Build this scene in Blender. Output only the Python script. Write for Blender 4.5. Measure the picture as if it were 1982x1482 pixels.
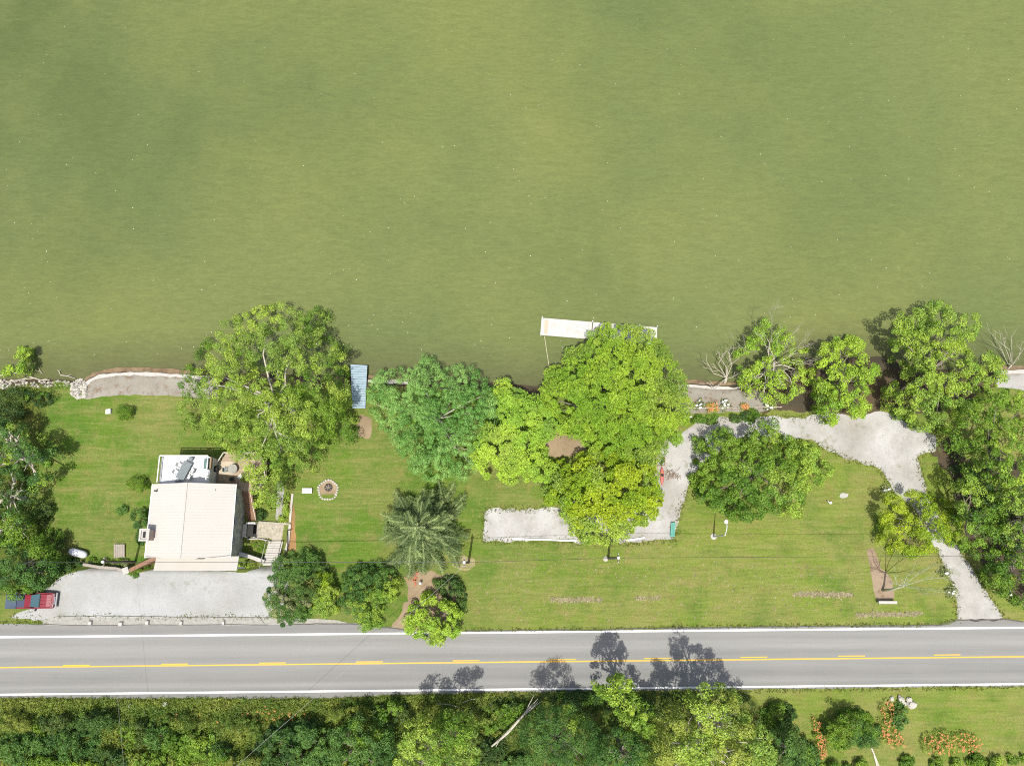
import bpy, math, random
import numpy as np
from mathutils import Vector

# ------------------------------------------------------------------ scene, camera, sky, sun
for o in list(bpy.data.objects):
    bpy.data.objects.remove(o)
SC = bpy.context.scene
COL = SC.collection
R = math.radians

H, F, TILT = 102.0, 1500.0, R(13.0)          # drone height, focal length in photo pixels, tilt from straight down
CT, ST = math.cos(TILT), math.sin(TILT)
cam = bpy.data.cameras.new('camera')
cam.sensor_width = 36.0
cam.lens = 36.0 * F / 1982.0
cam.clip_end = 3000
camo = bpy.data.objects.new('camera', cam)
camo.location = (0, 0, H)
camo.rotation_euler = (TILT, 0, 0)
COL.objects.link(camo)
SC.camera = camo

SUN_EL = R(72)
sx, sy = 0.14, 1.0                            # ground direction of the shadows
sn = math.hypot(sx, sy)
sun_from = Vector((-sx / sn * math.cos(SUN_EL), -sy / sn * math.cos(SUN_EL), math.sin(SUN_EL)))
w = bpy.data.worlds.new('World')
SC.world = w
w.use_nodes = True
nt = w.node_tree
nt.nodes.clear()
sky = nt.nodes.new('ShaderNodeTexSky')
sky.sky_type = 'NISHITA'
sky.sun_disc = False
sky.dust_density = 3.5
sky.air_density = 0.9
sky.sun_elevation = SUN_EL
sky.sun_rotation = math.atan2(sun_from.x, sun_from.y)
bg = nt.nodes.new('ShaderNodeBackground')
bg.inputs[1].default_value = 0.12
out = nt.nodes.new('ShaderNodeOutputWorld')
nt.links.new(sky.outputs[0], bg.inputs[0])
nt.links.new(bg.outputs[0], out.inputs[0])

sl = bpy.data.lights.new('sun', 'SUN')
sl.energy = 3.8
sl.angle = R(0.55)
sl.color = (1.0, 0.955, 0.88)
so = bpy.data.objects.new('sun', sl)
so.rotation_euler = (-sun_from).to_track_quat('-Z', 'Y').to_euler()
so.location = (0, -60, 140)
COL.objects.link(so)

SC.view_settings.view_transform = 'Standard'
SC.view_settings.look = 'None'
SC.view_settings.exposure = 0.62
SC.view_settings.gamma = 1.0
SC.view_settings.use_curve_mapping = False
SC.cycles.pixel_filter_type = 'BLACKMAN_HARRIS'
SC.cycles.filter_width = 1.05
SC.cycles.use_denoising = False
SC.cycles.max_bounces = 6
SC.cycles.diffuse_bounces = 3
SC.cycles.transmission_bounces = 4
SC.cycles.transparent_max_bounces = 4
SC.cycles.caustics_reflective = False
SC.cycles.caustics_refractive = False

rng = np.random.default_rng(7)
random.seed(7)

# ------------------------------------------------------------------ terrain height
WATER = -2.2
def unproj(px, py, z=0.0):
    u, v = (np.asarray(px, float) - 991.0) / F, (np.asarray(py, float) - 741.0) / F
    d = (H - z) / (CT + v * ST)
    return d * u, d * (ST - v * CT)

_sh = [(-900, 737), (0, 736), (60, 733), (110, 735), (160, 737), (178, 726), (200, 718), (260, 714), (345, 719), (500, 724), (720, 728), (850, 733),
       (960, 741), (1040, 748), (1180, 742), (1330, 737), (1400, 742), (1470, 735), (1520, 715), (1570, 692), (1640, 686),
       (1720, 692), (1770, 712), (1850, 717), (1982, 712), (2900, 712)]
_shx, _shy = unproj([p[0] for p in _sh], [p[1] for p in _sh], WATER)
def shore_y(X):
    return np.interp(X, _shx, _shy)
def sstep(x, a, b):
    t = np.clip((np.asarray(x, float) - a) / (b - a), 0, 1)
    return t * t * (3 - 2 * t)
def hgt(X, Y):
    X = np.asarray(X, float); Y = np.asarray(Y, float)
    a = np.interp(Y, [-900, -60, -24, -17.5, -6.5, 2, 12, 20, 24], [1.5, 1.0, 0.25, 0.0, 0.0, -0.45, -1.0, -1.35, -1.6])
    b = np.interp(Y, [-900, -60, -24, -17.5, -1.0, -0.5, 10, 20, 24], [1.5, 1.0, 0.25, 0.0, 0.0, -1.25, -1.4, -1.55, -1.7])
    k = 1 - sstep(X, -30.5, -27.5)
    base = a * (1 - k) + b * k
    s = shore_y(X) - Y                       # metres inland of the waterline
    bank = np.interp(s, [-14, -3, 0, 0.9, 2.0, 40], [-6, -3.0, WATER, -1.75, -0.9, 8])
    return np.minimum(base, bank)
def G(px, py, dz=0.0):
    """ground point under a photo pixel, dz metres above the terrain"""
    z = 0.0
    for _ in range(6):
        X, Y = unproj(px, py, z)
        z = hgt(X, Y) + dz
    return np.array([float(X), float(Y), float(z)])
def GP(px, py, z):
    X, Y = unproj(px, py, z)
    return np.array([float(X), float(Y), float(z)])

# ------------------------------------------------------------------ materials
MATS = {}
class NT:
    def __init__(s, name):
        m = bpy.data.materials.new(name); m.use_nodes = True
        s.m = m; s.t = m.node_tree; s.n = s.t.nodes
        s.n.clear()
        s.out = s.n.new('ShaderNodeOutputMaterial')
        s.b = s.n.new('ShaderNodeBsdfPrincipled')
        s.t.links.new(s.b.outputs[0], s.out.inputs[0])
        s.tc = s.n.new('ShaderNodeTexCoord')
        s.vec = s.tc.outputs['Object']
    def L(s, a, b): s.t.links.new(a, b)
    def mapping(s, scale, loc=(0, 0, 0), rot=(0, 0, 0), vec=None):
        n = s.n.new('ShaderNodeMapping')
        n.inputs['Scale'].default_value = scale
        n.inputs['Location'].default_value = loc
        n.inputs['Rotation'].default_value = rot
        s.L(vec or s.vec, n.inputs['Vector'])
        return n.outputs[0]
    def noise(s, scale, detail=3, rough=0.55, vec=None, dist=0.0):
        n = s.n.new('ShaderNodeTexNoise')
        n.inputs['Scale'].default_value = scale
        n.inputs['Detail'].default_value = detail
        n.inputs['Roughness'].default_value = rough
        n.inputs['Distortion'].default_value = dist
        s.L(vec or s.vec, n.inputs['Vector'])
        return n.outputs['Fac']
    def voronoi(s, scale, vec=None, feature='F1', out='Distance'):
        n = s.n.new('ShaderNodeTexVoronoi')
        n.feature = feature
        n.inputs['Scale'].default_value = scale
        s.L(vec or s.vec, n.inputs['Vector'])
        return n.outputs[out]
    def ramp(s, fac, stops):
        n = s.n.new('ShaderNodeValToRGB')
        e = n.color_ramp.elements
        while len(e) < len(stops): e.new(0.5)
        for i, (p, c) in enumerate(stops):
            e[i].position = p
            e[i].color = (c, c, c, 1) if isinstance(c, (int, float)) else (*c, 1)
        s.L(fac, n.inputs[0])
        return n.outputs[0]
    def mix(s, fac, a, b, mode='MIX'):
        n = s.n.new('ShaderNodeMix'); n.data_type = 'RGBA'; n.blend_type = mode
        for sock, val in ((n.inputs[0], fac), (n.inputs[6], a), (n.inputs[7], b)):
            if isinstance(val, (int, float)): sock.default_value = val
            elif isinstance(val, tuple): sock.default_value = (*val, 1)
            else: s.L(val, sock)
        return n.outputs[2]
    def bump(s, height, strength=0.4, dist=0.05):
        n = s.n.new('ShaderNodeBump')
        n.inputs['Strength'].default_value = strength
        n.inputs['Distance'].default_value = dist
        s.L(height, n.inputs['Height'])
        s.L(n.outputs[0], s.b.inputs['Normal'])
    def fin(s, color, rough=0.8, spec=0.3, metal=0.0):
        if isinstance(color, tuple): s.b.inputs['Base Color'].default_value = (*color, 1)
        else: s.L(color, s.b.inputs['Base Color'])
        s.b.inputs['Roughness'].default_value = rough
        s.b.inputs['Specular IOR Level'].default_value = spec
        s.b.inputs['Metallic'].default_value = metal
        return s.m

def simple(name, c, rough=0.7, spec=0.3, metal=0.0, var=0.18, scale=6.0, bump=0.0, stretch=(1, 1, 1)):
    """plain surface with soft mottling"""
    s = NT(name)
    v = s.mapping(stretch)
    f = s.noise(scale, 4, 0.6, v)
    col = s.ramp(f, [(0.25, tuple(x * (1 - var) for x in c)), (0.75, tuple(min(1, x * (1 + var)) for x in c))])
    if bump: s.bump(f, bump, 0.03)
    MATS[name] = s.fin(col, rough, spec, metal)
    return MATS[name]

def lawn_mat(name, g1, g2, dry, dryamt):
    s = NT(name)
    big = s.noise(0.032, 4, 0.55)
    big2 = s.noise(0.11, 4, 0.6, s.mapping((1, 1, 1), loc=(31, 12, 0)))
    mid = s.noise(0.55, 6, 0.7)
    mow = s.noise(1.0, 4, 0.65, s.mapping((0.10, 0.95, 1), rot=(0, 0, R(0.6))))
    mow2 = s.noise(1.0, 3, 0.6, s.mapping((0.35, 3.2, 1), rot=(0, 0, R(2))))
    spot = s.noise(2.4, 5, 0.75)
    fine = s.noise(8.5, 3, 0.75)
    sep = s.n.new('ShaderNodeSeparateXYZ'); s.L(s.vec, sep.inputs[0])
    zone = s.n.new('ShaderNodeMapRange'); zone.inputs[1].default_value = -12; zone.inputs[2].default_value = 25
    s.L(sep.outputs[0], zone.inputs[0])
    zn = s.n.new('ShaderNodeMath'); zn.operation = 'MULTIPLY_ADD'; zn.inputs[1].default_value = 0.55; s.L(zone.outputs[0], zn.inputs[0]); s.L(big, zn.inputs[2])
    c = s.mix(s.ramp(zn.outputs[0], [(0.45, 0.0), (0.95, 1.0)]), g1, g2)
    c = s.mix(s.ramp(big2, [(0.42, 0.0), (0.66, dryamt * 0.8)]), c, dry)
    c = s.mix(s.ramp(mow, [(0.46, 0.0), (0.70, dryamt * 0.85)]), c, dry)
    c = s.mix(s.ramp(s.noise(0.2, 4, 0.6, s.mapping((1, 1, 1), loc=(5, 40, 0))), [(0.5, 0.0), (0.7, 0.6)]), c, tuple(x * y for x, y in zip(g1, (0.72, 0.86, 0.9))))
    c = s.mix(s.ramp(mid, [(0.50, 0.0), (0.74, dryamt)]), c, tuple(x * y for x, y in zip(dry, (1.02, 0.86, 0.9))))
    c = s.mix(s.ramp(spot, [(0.54, 0.0), (0.74, dryamt * 0.9)]), c, tuple(x * y for x, y in zip(dry, (1.15, 1.05, 1.2))))
    c = s.mix(s.ramp(spot, [(0.26, 0.5), (0.44, 0.0)]), c, tuple(x * 0.62 for x in g1))
    c = s.mix(s.ramp(mow2, [(0.3, 0.30), (0.55, 0.0)]), c, tuple(x * 0.6 for x in g1))
    c = s.mix(s.ramp(mow2, [(0.55, 0.0), (0.78, 0.38)]), c, tuple(x * 1.12 for x in dry))
    c = s.mix(0.8, c, s.ramp(fine, [(0.25, 0.5), (0.5, 0.95), (0.78, 1.5)]), 'MULTIPLY')
    s.bump(s.noise(9, 3, 0.7), 0.7, 0.08)
    MATS[name] = s.fin(c, 0.9, 0.1)
lawn_mat('lawn', (0.068, 0.138, 0.014), (0.140, 0.190, 0.030), (0.205, 0.190, 0.070), 0.66)
lawn_mat('rough_grass', (0.055, 0.095, 0.012), (0.09, 0.125, 0.018), (0.15, 0.14, 0.045), 0.6)
lawn_mat('straw', (0.20, 0.19, 0.075), (0.24, 0.215, 0.095), (0.36, 0.31, 0.18), 0.9)

def gravel_mat(name, c, tint, weedy=0.0, brown=None):
    s = NT(name)
    big = s.noise(0.25, 4, 0.6)
    fine = s.voronoi(9.0)
    peb = s.noise(14, 3, 0.7)
    col = s.mix(s.ramp(big, [(0.35, 0.0), (0.7, 1.0)]), c, tint)
    col = s.mix(0.7, col, s.ramp(peb, [(0.28, 0.62), (0.5, 1.0), (0.75, 1.2)]), 'MULTIPLY')
    col = s.mix(s.ramp(s.noise(0.12, 5, 0.65), [(0.46, 0.0), (0.66, 0.5)]), col, tuple(x * y for x, y in zip(tint, (0.86, 0.80, 0.70))))
    col = s.mix(s.ramp(s.noise(2.3, 5, 0.75), [(0.56, 0.0), (0.7, 0.5)]), col, tuple(x * 0.62 for x in tint))
    if brown:
        col = s.mix(s.ramp(s.noise(0.9, 6, 0.75), [(0.52, 0.0), (0.66, 0.8)]), col, brown)
    if weedy:
        col = s.mix(s.ramp(s.noise(0.55, 6, 0.7), [(0.58, 0.0), (0.7, weedy)]), col, (0.09, 0.12, 0.03))
    s.bump(fine, 0.5, 0.04)
    MATS[name] = s.fin(col, 0.9, 0.2)
gravel_mat('gravel_white', (0.33, 0.338, 0.33), (0.27, 0.274, 0.262), 0.35)
gravel_mat('gravel_pale', (0.385, 0.380, 0.362), (0.262, 0.254, 0.232), 0.6)
gravel_mat('beach', (0.27, 0.255, 0.215), (0.21, 0.195, 0.165), 0.0, (0.14, 0.09, 0.05))
gravel_mat('soil', (0.28, 0.215, 0.135), (0.20, 0.15, 0.095), 0.1)
gravel_mat('mulch', (0.30, 0.235, 0.165), (0.22, 0.165, 0.115), 0.0, (0.1, 0.07, 0.045))
gravel_mat('orange_mulch', (0.30, 0.175, 0.075), (0.22, 0.14, 0.06), 0.1)
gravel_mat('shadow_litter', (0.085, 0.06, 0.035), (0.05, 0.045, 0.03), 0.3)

def road_mat():
    s = NT('asphalt')
    sep = s.n.new('ShaderNodeSeparateXYZ')
    s.L(s.mapping((1, 1, 1), rot=(0, 0, R(-0.55))), sep.inputs[0])
    band = s.n.new('ShaderNodeMapRange')
    band.inputs[1].default_value = -17.0; band.inputs[2].default_value = -7.0
    s.L(sep.outputs[1], band.inputs[0])
    wear = s.ramp(band.outputs[0], [(0.0, 0.80), (0.10, 0.68), (0.17, 0.66), (0.24, 0.86), (0.31, 0.70), (0.40, 0.78), (0.48, 0.84), (0.57, 0.76), (0.66, 0.94), (0.75, 0.80), (0.84, 0.86), (0.90, 0.70), (1.0, 0.78)])
    streak = s.noise(1.0, 4, 0.6, s.mapping((0.05, 1.8, 1)))
    c = s.mix(s.ramp(streak, [(0.3, 0.0), (0.7, 1.0)]), (0.212, 0.213, 0.200), (0.252, 0.250, 0.236))
    c = s.mix(1.0, c, wear, 'MULTIPLY')
    c = s.mix(0.6, c, s.ramp(s.noise(16, 2, 0.8), [(0.25, 0.75), (0.75, 1.25)]), 'MULTIPLY')
    c = s.mix(s.ramp(s.noise(0.11, 3, 0.5), [(0.5, 0.0), (0.8, 0.45)]), c, (0.21, 0.205, 0.19))
    c = s.mix(s.ramp(s.noise(0.7, 6, 0.8), [(0.62, 0.0), (0.72, 0.4)]), c, (0.12, 0.12, 0.115))
    s.bump(s.noise(22, 2, 0.7), 0.25, 0.02)
    MATS['asphalt'] = s.fin(c, 0.82, 0.3)
road_mat()

def paint_mat(name, c, wornto):
    s = NT(name)
    col = s.mix(s.ramp(s.noise(3.5, 6, 0.75), [(0.55, 0.0), (0.75, 0.75)]), c, wornto)
    MATS[name] = s.fin(col, 0.6, 0.3)
paint_mat('white_paint', (0.62, 0.62, 0.60), (0.36, 0.36, 0.34))
paint_mat('yellow_paint', (0.55, 0.33, 0.035), (0.34, 0.24, 0.08))

def water_mat():
    s = NT('lake_water')
    huge = s.noise(0.011, 3, 0.5, s.mapping((1, 0.8, 1), rot=(0, 0, R(35)), loc=(0.9, 0.4, 0)))
    big = s.noise(0.035, 5, 0.6, s.mapping((1.0, 0.55, 1), rot=(0, 0, R(-50)), loc=(7, 3, 0)))
    warm = s.noise(0.02, 4, 0.6, s.mapping((1, 1, 1), loc=(3.3, 8.1, 0)))
    c = s.mix(s.ramp(huge, [(0.36, 0.0), (0.64, 1.0)]), (0.084, 0.112, 0.038), (0.116, 0.140, 0.046))
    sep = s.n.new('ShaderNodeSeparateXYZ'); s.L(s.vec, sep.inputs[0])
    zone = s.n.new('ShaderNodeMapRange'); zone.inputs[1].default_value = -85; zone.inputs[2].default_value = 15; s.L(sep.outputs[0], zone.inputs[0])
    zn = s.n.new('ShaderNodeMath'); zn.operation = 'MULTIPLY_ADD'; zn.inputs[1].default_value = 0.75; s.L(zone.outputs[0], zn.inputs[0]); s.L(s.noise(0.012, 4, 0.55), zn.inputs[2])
    c = s.mix(s.ramp(zn.outputs[0], [(0.30, 1.0), (1.30, 0.0)]), c, (0.050, 0.074, 0.026))  # darker left: murky water tone, with lens vignette painted into it
    c = s.mix(s.ramp(warm, [(0.40, 0.0), (0.66, 0.75)]), c, (0.150, 0.163, 0.050))
    c = s.mix(s.ramp(big, [(0.42, 0.0), (0.75, 0.45)]), c, (0.140, 0.160, 0.056))
    dep = s.n.new('ShaderNodeAttribute'); dep.attribute_name = 'Depth'
    dn = s.n.new('ShaderNodeMath'); dn.operation = 'MULTIPLY_ADD'; dn.inputs[1].default_value = 0.5; s.L(s.noise(0.16, 5, 0.6), dn.inputs[0]); s.L(dep.outputs['Fac'], dn.inputs[2])
    c = s.mix(s.ramp(dn.outputs[0], [(0.18, 0.85), (0.5, 0.45), (0.95, 0.0)]), c, (0.075, 0.078, 0.034))
    rip = s.noise(1.0, 5, 0.68, s.mapping((0.45, 1.9, 1), rot=(0, 0, R(28))))
    rip2 = s.noise(1.0, 4, 0.65, s.mapping((1.6, 5.0, 1), rot=(0, 0, R(20))))
    c = s.mix(0.85, c, s.ramp(s.mix(0.5, rip, rip2), [(0.3, 0.76), (0.7, 1.24)]), 'MULTIPLY')  # ripple light and dark painted into the water colour
    add = s.n.new('ShaderNodeMath'); add.operation = 'MULTIPLY_ADD'; add.inputs[1].default_value = 0.5
    s.L(rip2, add.inputs[0]); s.L(rip, add.inputs[2])
    s.bump(add.outputs[0], 0.28, 0.15)
    MATS['lake_water'] = s.fin(c, 0.22, 0.4)
    s.b.inputs['IOR'].default_value = 1.33
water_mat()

def leaf_mat():
    s = NT('foliage')
    at = s.n.new('ShaderNodeAttribute'); at.attribute_name = 'Col'
    s.fin(at.outputs['Color'], 0.5, 0.35)
    tr = s.n.new('ShaderNodeBsdfTranslucent')
    mc = s.mix(1.0, at.outputs['Color'], (1.25, 1.2, 0.6), 'MULTIPLY')
    s.L(mc, tr.inputs[0])
    mx = s.n.new('ShaderNodeMixShader'); mx.inputs[0].default_value = 0.34
    s.L(s.b.outputs[0], mx.inputs[1]); s.L(tr.outputs[0], mx.inputs[2])
    s.L(mx.outputs[0], s.out.inputs[0])
    MATS['foliage'] = s.m
leaf_mat()

def roof_mat():
    s = NT('roof_metal')
    c = s.mix(s.ramp(s.noise(0.5, 5, 0.65), [(0.3, 0.0), (0.7, 1.0)]), (0.408, 0.390, 0.354), (0.428, 0.410, 0.374))
    c = s.mix(s.ramp(s.noise(1.0, 5, 0.7, s.mapping((0.5, 4, 1))), [(0.55, 0.0), (0.8, 0.22)]), c, (0.36, 0.31, 0.25))
    MATS['roof_metal'] = s.fin(c, 1.0, 0.0)
roof_mat()

def stone_wall_mat():
    s = NT('stone_wall')
    v = s.voronoi(2.2, out='Color')
    sat = s.n.new('ShaderNodeRGBToBW'); s.L(v, sat.inputs[0])
    c = s.ramp(sat.outputs[0], [(0.1, (0.33, 0.315, 0.24)), (0.5, (0.46, 0.44, 0.35)), (0.9, (0.60, 0.58, 0.48))])
    e = s.voronoi(2.2, feature='DISTANCE_TO_EDGE')
    c = s.mix(s.ramp(e, [(0.0, 1.0), (0.06, 0.0)]), c, (0.20, 0.19, 0.16))
    s.bump(e, 0.6, 0.05)
    MATS['stone_wall'] = s.fin(c, 0.9, 0.2)
stone_wall_mat()

simple('concrete', (0.36, 0.345, 0.31), 0.85, var=0.22, scale=1.6, bump=0.2)
simple('concrete_white', (0.37, 0.355, 0.32), 0.8, var=0.15, scale=2.0)
simple('path_grey', (0.26, 0.255, 0.225), 0.9, var=0.25, scale=2.5, bump=0.3)
simple('patio_stone', (0.30, 0.275, 0.215), 0.9, var=0.35, scale=3.0, bump=0.4)
simple('white_trim', (0.60, 0.595, 0.57), 0.6, var=0.06)
simple('terrace_white', (0.55, 0.56, 0.555), 0.7, var=0.08, scale=1.2)
simple('wood_tan', (0.30, 0.235, 0.165), 0.8, var=0.25, scale=1.2, stretch=(0.4, 8, 8))
simple('wood_brown', (0.20, 0.115, 0.07), 0.8, var=0.25, scale=1.4, stretch=(6, 1, 1))
simple('wood_grey', (0.26, 0.23, 0.19), 0.85, var=0.3, scale=2.0, stretch=(1, 8, 1))
simple('wood_pale', (0.45, 0.41, 0.34), 0.85, var=0.2, scale=2.0)
simple('dock_blue', (0.225, 0.305, 0.35), 0.55, 0.4, var=0.3, scale=2.2, stretch=(1, 6, 1))
simple('dock_white', (0.44, 0.425, 0.395), 0.8, 0.2, var=0.16, scale=1.5)
simple('bark', (0.17, 0.145, 0.115), 0.9, var=0.35, scale=3.0, bump=0.5)
simple('bark_pale', (0.40, 0.365, 0.30), 0.9, var=0.3, scale=3.0, bump=0.3)
simple('bark_green', (0.30, 0.33, 0.22), 0.9, var=0.25, scale=3.0)
simple('bark_dark', (0.075, 0.06, 0.045), 0.9, var=0.35, scale=3.0, bump=0.4)
simple('stone_pale', (0.38, 0.36, 0.31), 0.9, var=0.28, scale=4.0, bump=0.4)
simple('stone_grey', (0.25, 0.235, 0.205), 0.9, var=0.35, scale=4.0, bump=0.4)
simple('ledge_brown', (0.15, 0.105, 0.058), 0.75, var=0.45, scale=1.3, bump=0.4)
simple('brick', (0.33, 0.25, 0.205), 0.9, var=0.25, scale=5)
simple('car_red', (0.16, 0.012, 0.022), 0.3, 0.5, var=0.06)
simple('car_navy', (0.03, 0.04, 0.085), 0.6, 0.4, var=0.2)
simple('tarp_blue', (0.05, 0.072, 0.105), 0.7, 0.3, var=0.25, scale=3)
simple('glass', (0.06, 0.12, 0.14), 0.08, 0.8, var=0.05)
simple('dark_glass', (0.012, 0.014, 0.016), 0.1, 0.6, var=0.05)
simple('black', (0.014, 0.013, 0.012), 0.6, 0.3, var=0.2)
simple('tyre', (0.02, 0.02, 0.02), 0.9, 0.2, var=0.1)
simple('chrome', (0.55, 0.55, 0.55), 0.25, 0.6, 0.9, var=0.05)
simple('table_grey', (0.15, 0.175, 0.18), 0.55, 0.4, var=0.15, scale=4)
simple('box_green', (0.075, 0.14, 0.135), 0.6, var=0.12)
simple('rope', (0.42, 0.38, 0.25), 0.9)
simple('wire', (0.05, 0.05, 0.05), 0.7)
simple('wire_pale', (0.30, 0.30, 0.28), 0.8)
simple('pole_wood', (0.13, 0.10, 0.075), 0.9, var=0.3, scale=3, stretch=(4, 4, 0.6))
simple('galvanized', (0.48, 0.49, 0.48), 0.5, 0.5, 0.2)
simple('tank_white', (0.55, 0.57, 0.60), 0.45, 0.5, var=0.08)
simple('kayak_red', (0.42, 0.12, 0.10), 0.5, var=0.15)
simple('teal', (0.08, 0.27, 0.215), 0.6, var=0.15)
simple('ash', (0.05, 0.045, 0.04), 0.95, var=0.4)
simple('brick_red', (0.33, 0.115, 0.06), 0.9, var=0.3)
simple('blossom_white', (0.60, 0.62, 0.56), 0.8, var=0.08)
simple('blossom_orange', (0.46, 0.19, 0.07), 0.7, var=0.2)
simple('tan_fabric', (0.40, 0.34, 0.255), 0.9, var=0.1)
simple('glint', (0.62, 0.64, 0.55), 0.8, var=0.05)  # pale colour of the painted sun sparkles
simple('joint', (0.09, 0.085, 0.075), 0.95, var=0.3)

# ------------------------------------------------------------------ mesh building
ORG = {}
def make_mesh(name, verts, loops, starts, smooth=False):
    me = bpy.data.meshes.new(name)
    nv, nl, nf = len(verts), len(loops), len(starts)
    me.vertices.add(nv); me.vertices.foreach_set('co', np.asarray(verts, np.float32).ravel())
    me.loops.add(nl); me.loops.foreach_set('vertex_index', np.asarray(loops, np.int32))
    me.polygons.add(nf); me.polygons.foreach_set('loop_start', np.asarray(starts, np.int32))
    me.update(calc_edges=True)
    me.polygons.foreach_set('use_smooth', np.full(nf, bool(smooth)))
    return me

def link(name, me, mat, parent=None, loc=None):
    if mat: me.materials.append(MATS[mat])
    o = bpy.data.objects.new(name, me)
    COL.objects.link(o)
    if parent is not None:
        o.parent = parent
        ORG[o.name] = ORG[parent.name]
    else:
        loc = np.zeros(3) if loc is None else np.asarray(loc, float)
        o.location = loc
        ORG[o.name] = loc
    return o

class MB:
    """collects shapes in world coordinates, then becomes ONE mesh object"""
    def __init__(s): s.v = []; s.f = []
    def add(s, verts, faces):
        n = len(s.v)
        s.v.extend([tuple(float(c) for c in p) for p in verts])
        s.f.extend([tuple(n + i for i in f) for f in faces])
        return s
    def box(s, c, size, rz=0.0, rx=0.0, ry=0.0, taper=1.0):
        hx, hy, hz = size[0] / 2, size[1] / 2, size[2] / 2
        pts = []
        for z in (-hz, hz):
            k = taper if z > 0 else 1.0
            for x, y in ((-hx, -hy), (hx, -hy), (hx, hy), (-hx, hy)):
                pts.append(Vector((x * k, y * k, z)))
        from mathutils import Euler
        m = Euler((rx, ry, rz)).to_matrix()
        pts = [m @ p + Vector(c) for p in pts]
        return s.add(pts, [(3, 2, 1, 0), (4, 5, 6, 7), (0, 1, 5, 4), (1, 2, 6, 5), (2, 3, 7, 6), (3, 0, 4, 7)])
    def prism(s, poly, z0, z1):
        n = len(poly)
        area = sum(poly[i][0] * poly[(i + 1) % n][1] - poly[(i + 1) % n][0] * poly[i][1] for i in range(n))
        if area < 0: poly = poly[::-1]
        z0 = [z0] * n if np.isscalar(z0) else list(z0)
        z1 = [z1] * n if np.isscalar(z1) else list(z1)
        v = [(p[0], p[1], z) for p, z in zip(poly, z0)] + [(p[0], p[1], z) for p, z in zip(poly, z1)]
        f = [tuple(range(n - 1, -1, -1)), tuple(range(n, 2 * n))]
        f += [(i, (i + 1) % n, n + (i + 1) % n, n + i) for i in range(n)]
        return s.add(v, f)
    def tube(s, path, radii, n=6, cap=True):
        path = [Vector([float(c) for c in p]) for p in path]
        if np.isscalar(radii): radii = [radii] * len(path)
        rings = []
        for i, p in enumerate(path):
            d = (path[min(i + 1, len(path) - 1)] - path[max(i - 1, 0)])
            d = d.normalized() if d.length > 1e-6 else Vector((0, 0, 1))
            a = d.cross(Vector((0, 0, 1)))
            if a.length < 1e-3: a = Vector((1, 0, 0))
            a.normalize(); b = d.cross(a)
            rings.append([p + (a * math.cos(2 * math.pi * k / n) + b * math.sin(2 * math.pi * k / n)) * radii[i] for k in range(n)])
        v = [q for r in rings for q in r]
        f = []
        for i in range(len(path) - 1):
            for k in range(n):
                f.append((i * n + k, i * n + (k + 1) % n, (i + 1) * n + (k + 1) % n, (i + 1) * n + k))
        if cap:
            f.append(tuple(range(n - 1, -1, -1))); f.append(tuple(range((len(path) - 1) * n, len(path) * n)))
        return s.add(v, f)
    def loft(s, rings, cap=True):
        n = len(rings[0])
        v = [q for r in rings for q in r]
        f = []
        for i in range(len(rings) - 1):
            for k in range(n):
                f.append((i * n + k, i * n + (k + 1) % n, (i + 1) * n + (k + 1) % n, (i + 1) * n + k))
        if cap:
            f.append(tuple(range(n - 1, -1, -1))); f.append(tuple(range((len(rings) - 1) * n, len(rings) * n)))
        return s.add(v, f)
    def rock(s, c, r, flat=0.65, seed=0):
        g = random.Random(seed)
        nl, ns = 4, 7
        v = [(c[0], c[1], c[2] - r * flat)]
        for i in range(1, nl):
            th = math.pi * i / nl
            for k in range(ns):
                ph = 2 * math.pi * (k + 0.5 * (i % 2)) / ns
                q = r * g.uniform(0.75, 1.18)
                v.append((c[0] + q * math.sin(th) * math.cos(ph), c[1] + q * math.sin(th) * math.sin(ph) * 0.85, c[2] - q * flat * math.cos(th)))
        v.append((c[0], c[1], c[2] + r * flat * g.uniform(0.8, 1.0)))
        f = [(0, 1 + (k + 1) % ns, 1 + k) for k in range(ns)]
        for i in range(nl - 2):
            for k in range(ns):
                f.append((1 + i * ns + k, 1 + i * ns + (k + 1) % ns, 1 + (i + 1) * ns + (k + 1) % ns, 1 + (i + 1) * ns + k))
        last = len(v) - 1
        f += [(last, 1 + (nl - 2) * ns + k, 1 + (nl - 2) * ns + (k + 1) % ns) for k in range(ns)]
        return s.add(v, f)
    def build(s, name, mat, parent=None, loc=None, smooth=False, bevel=0.0):
        org = ORG[parent.name] if parent is not None else (np.zeros(3) if loc is None else np.asarray(loc, float))
        v = np.array(s.v, float) - org
        loops = [i for f in s.f for i in f]
        starts = np.cumsum([0] + [len(f) for f in s.f])[:-1]
        me = make_mesh(name, v, loops, starts, smooth)
        o = link(name, me, mat, parent, loc)
        if bevel:
            m = o.modifiers.new('bevel', 'BEVEL'); m.width = bevel; m.segments = 2; m.limit_method = 'ANGLE'
        return o

def tag(o, label=None, cat=None, group=None, kind=None):
    if label: o['label'] = label
    if cat: o['category'] = cat
    if group: o['group'] = group
    if kind: o['kind'] = kind
    return o
def thing(name, label, cat, loc, group=None):
    o = bpy.data.objects.new(name, None)
    o.empty_display_size = 0.3
    COL.objects.link(o)
    o.location = [float(c) for c in loc]
    ORG[o.name] = np.asarray(loc, float)
    return tag(o, label, cat, group)

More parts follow.
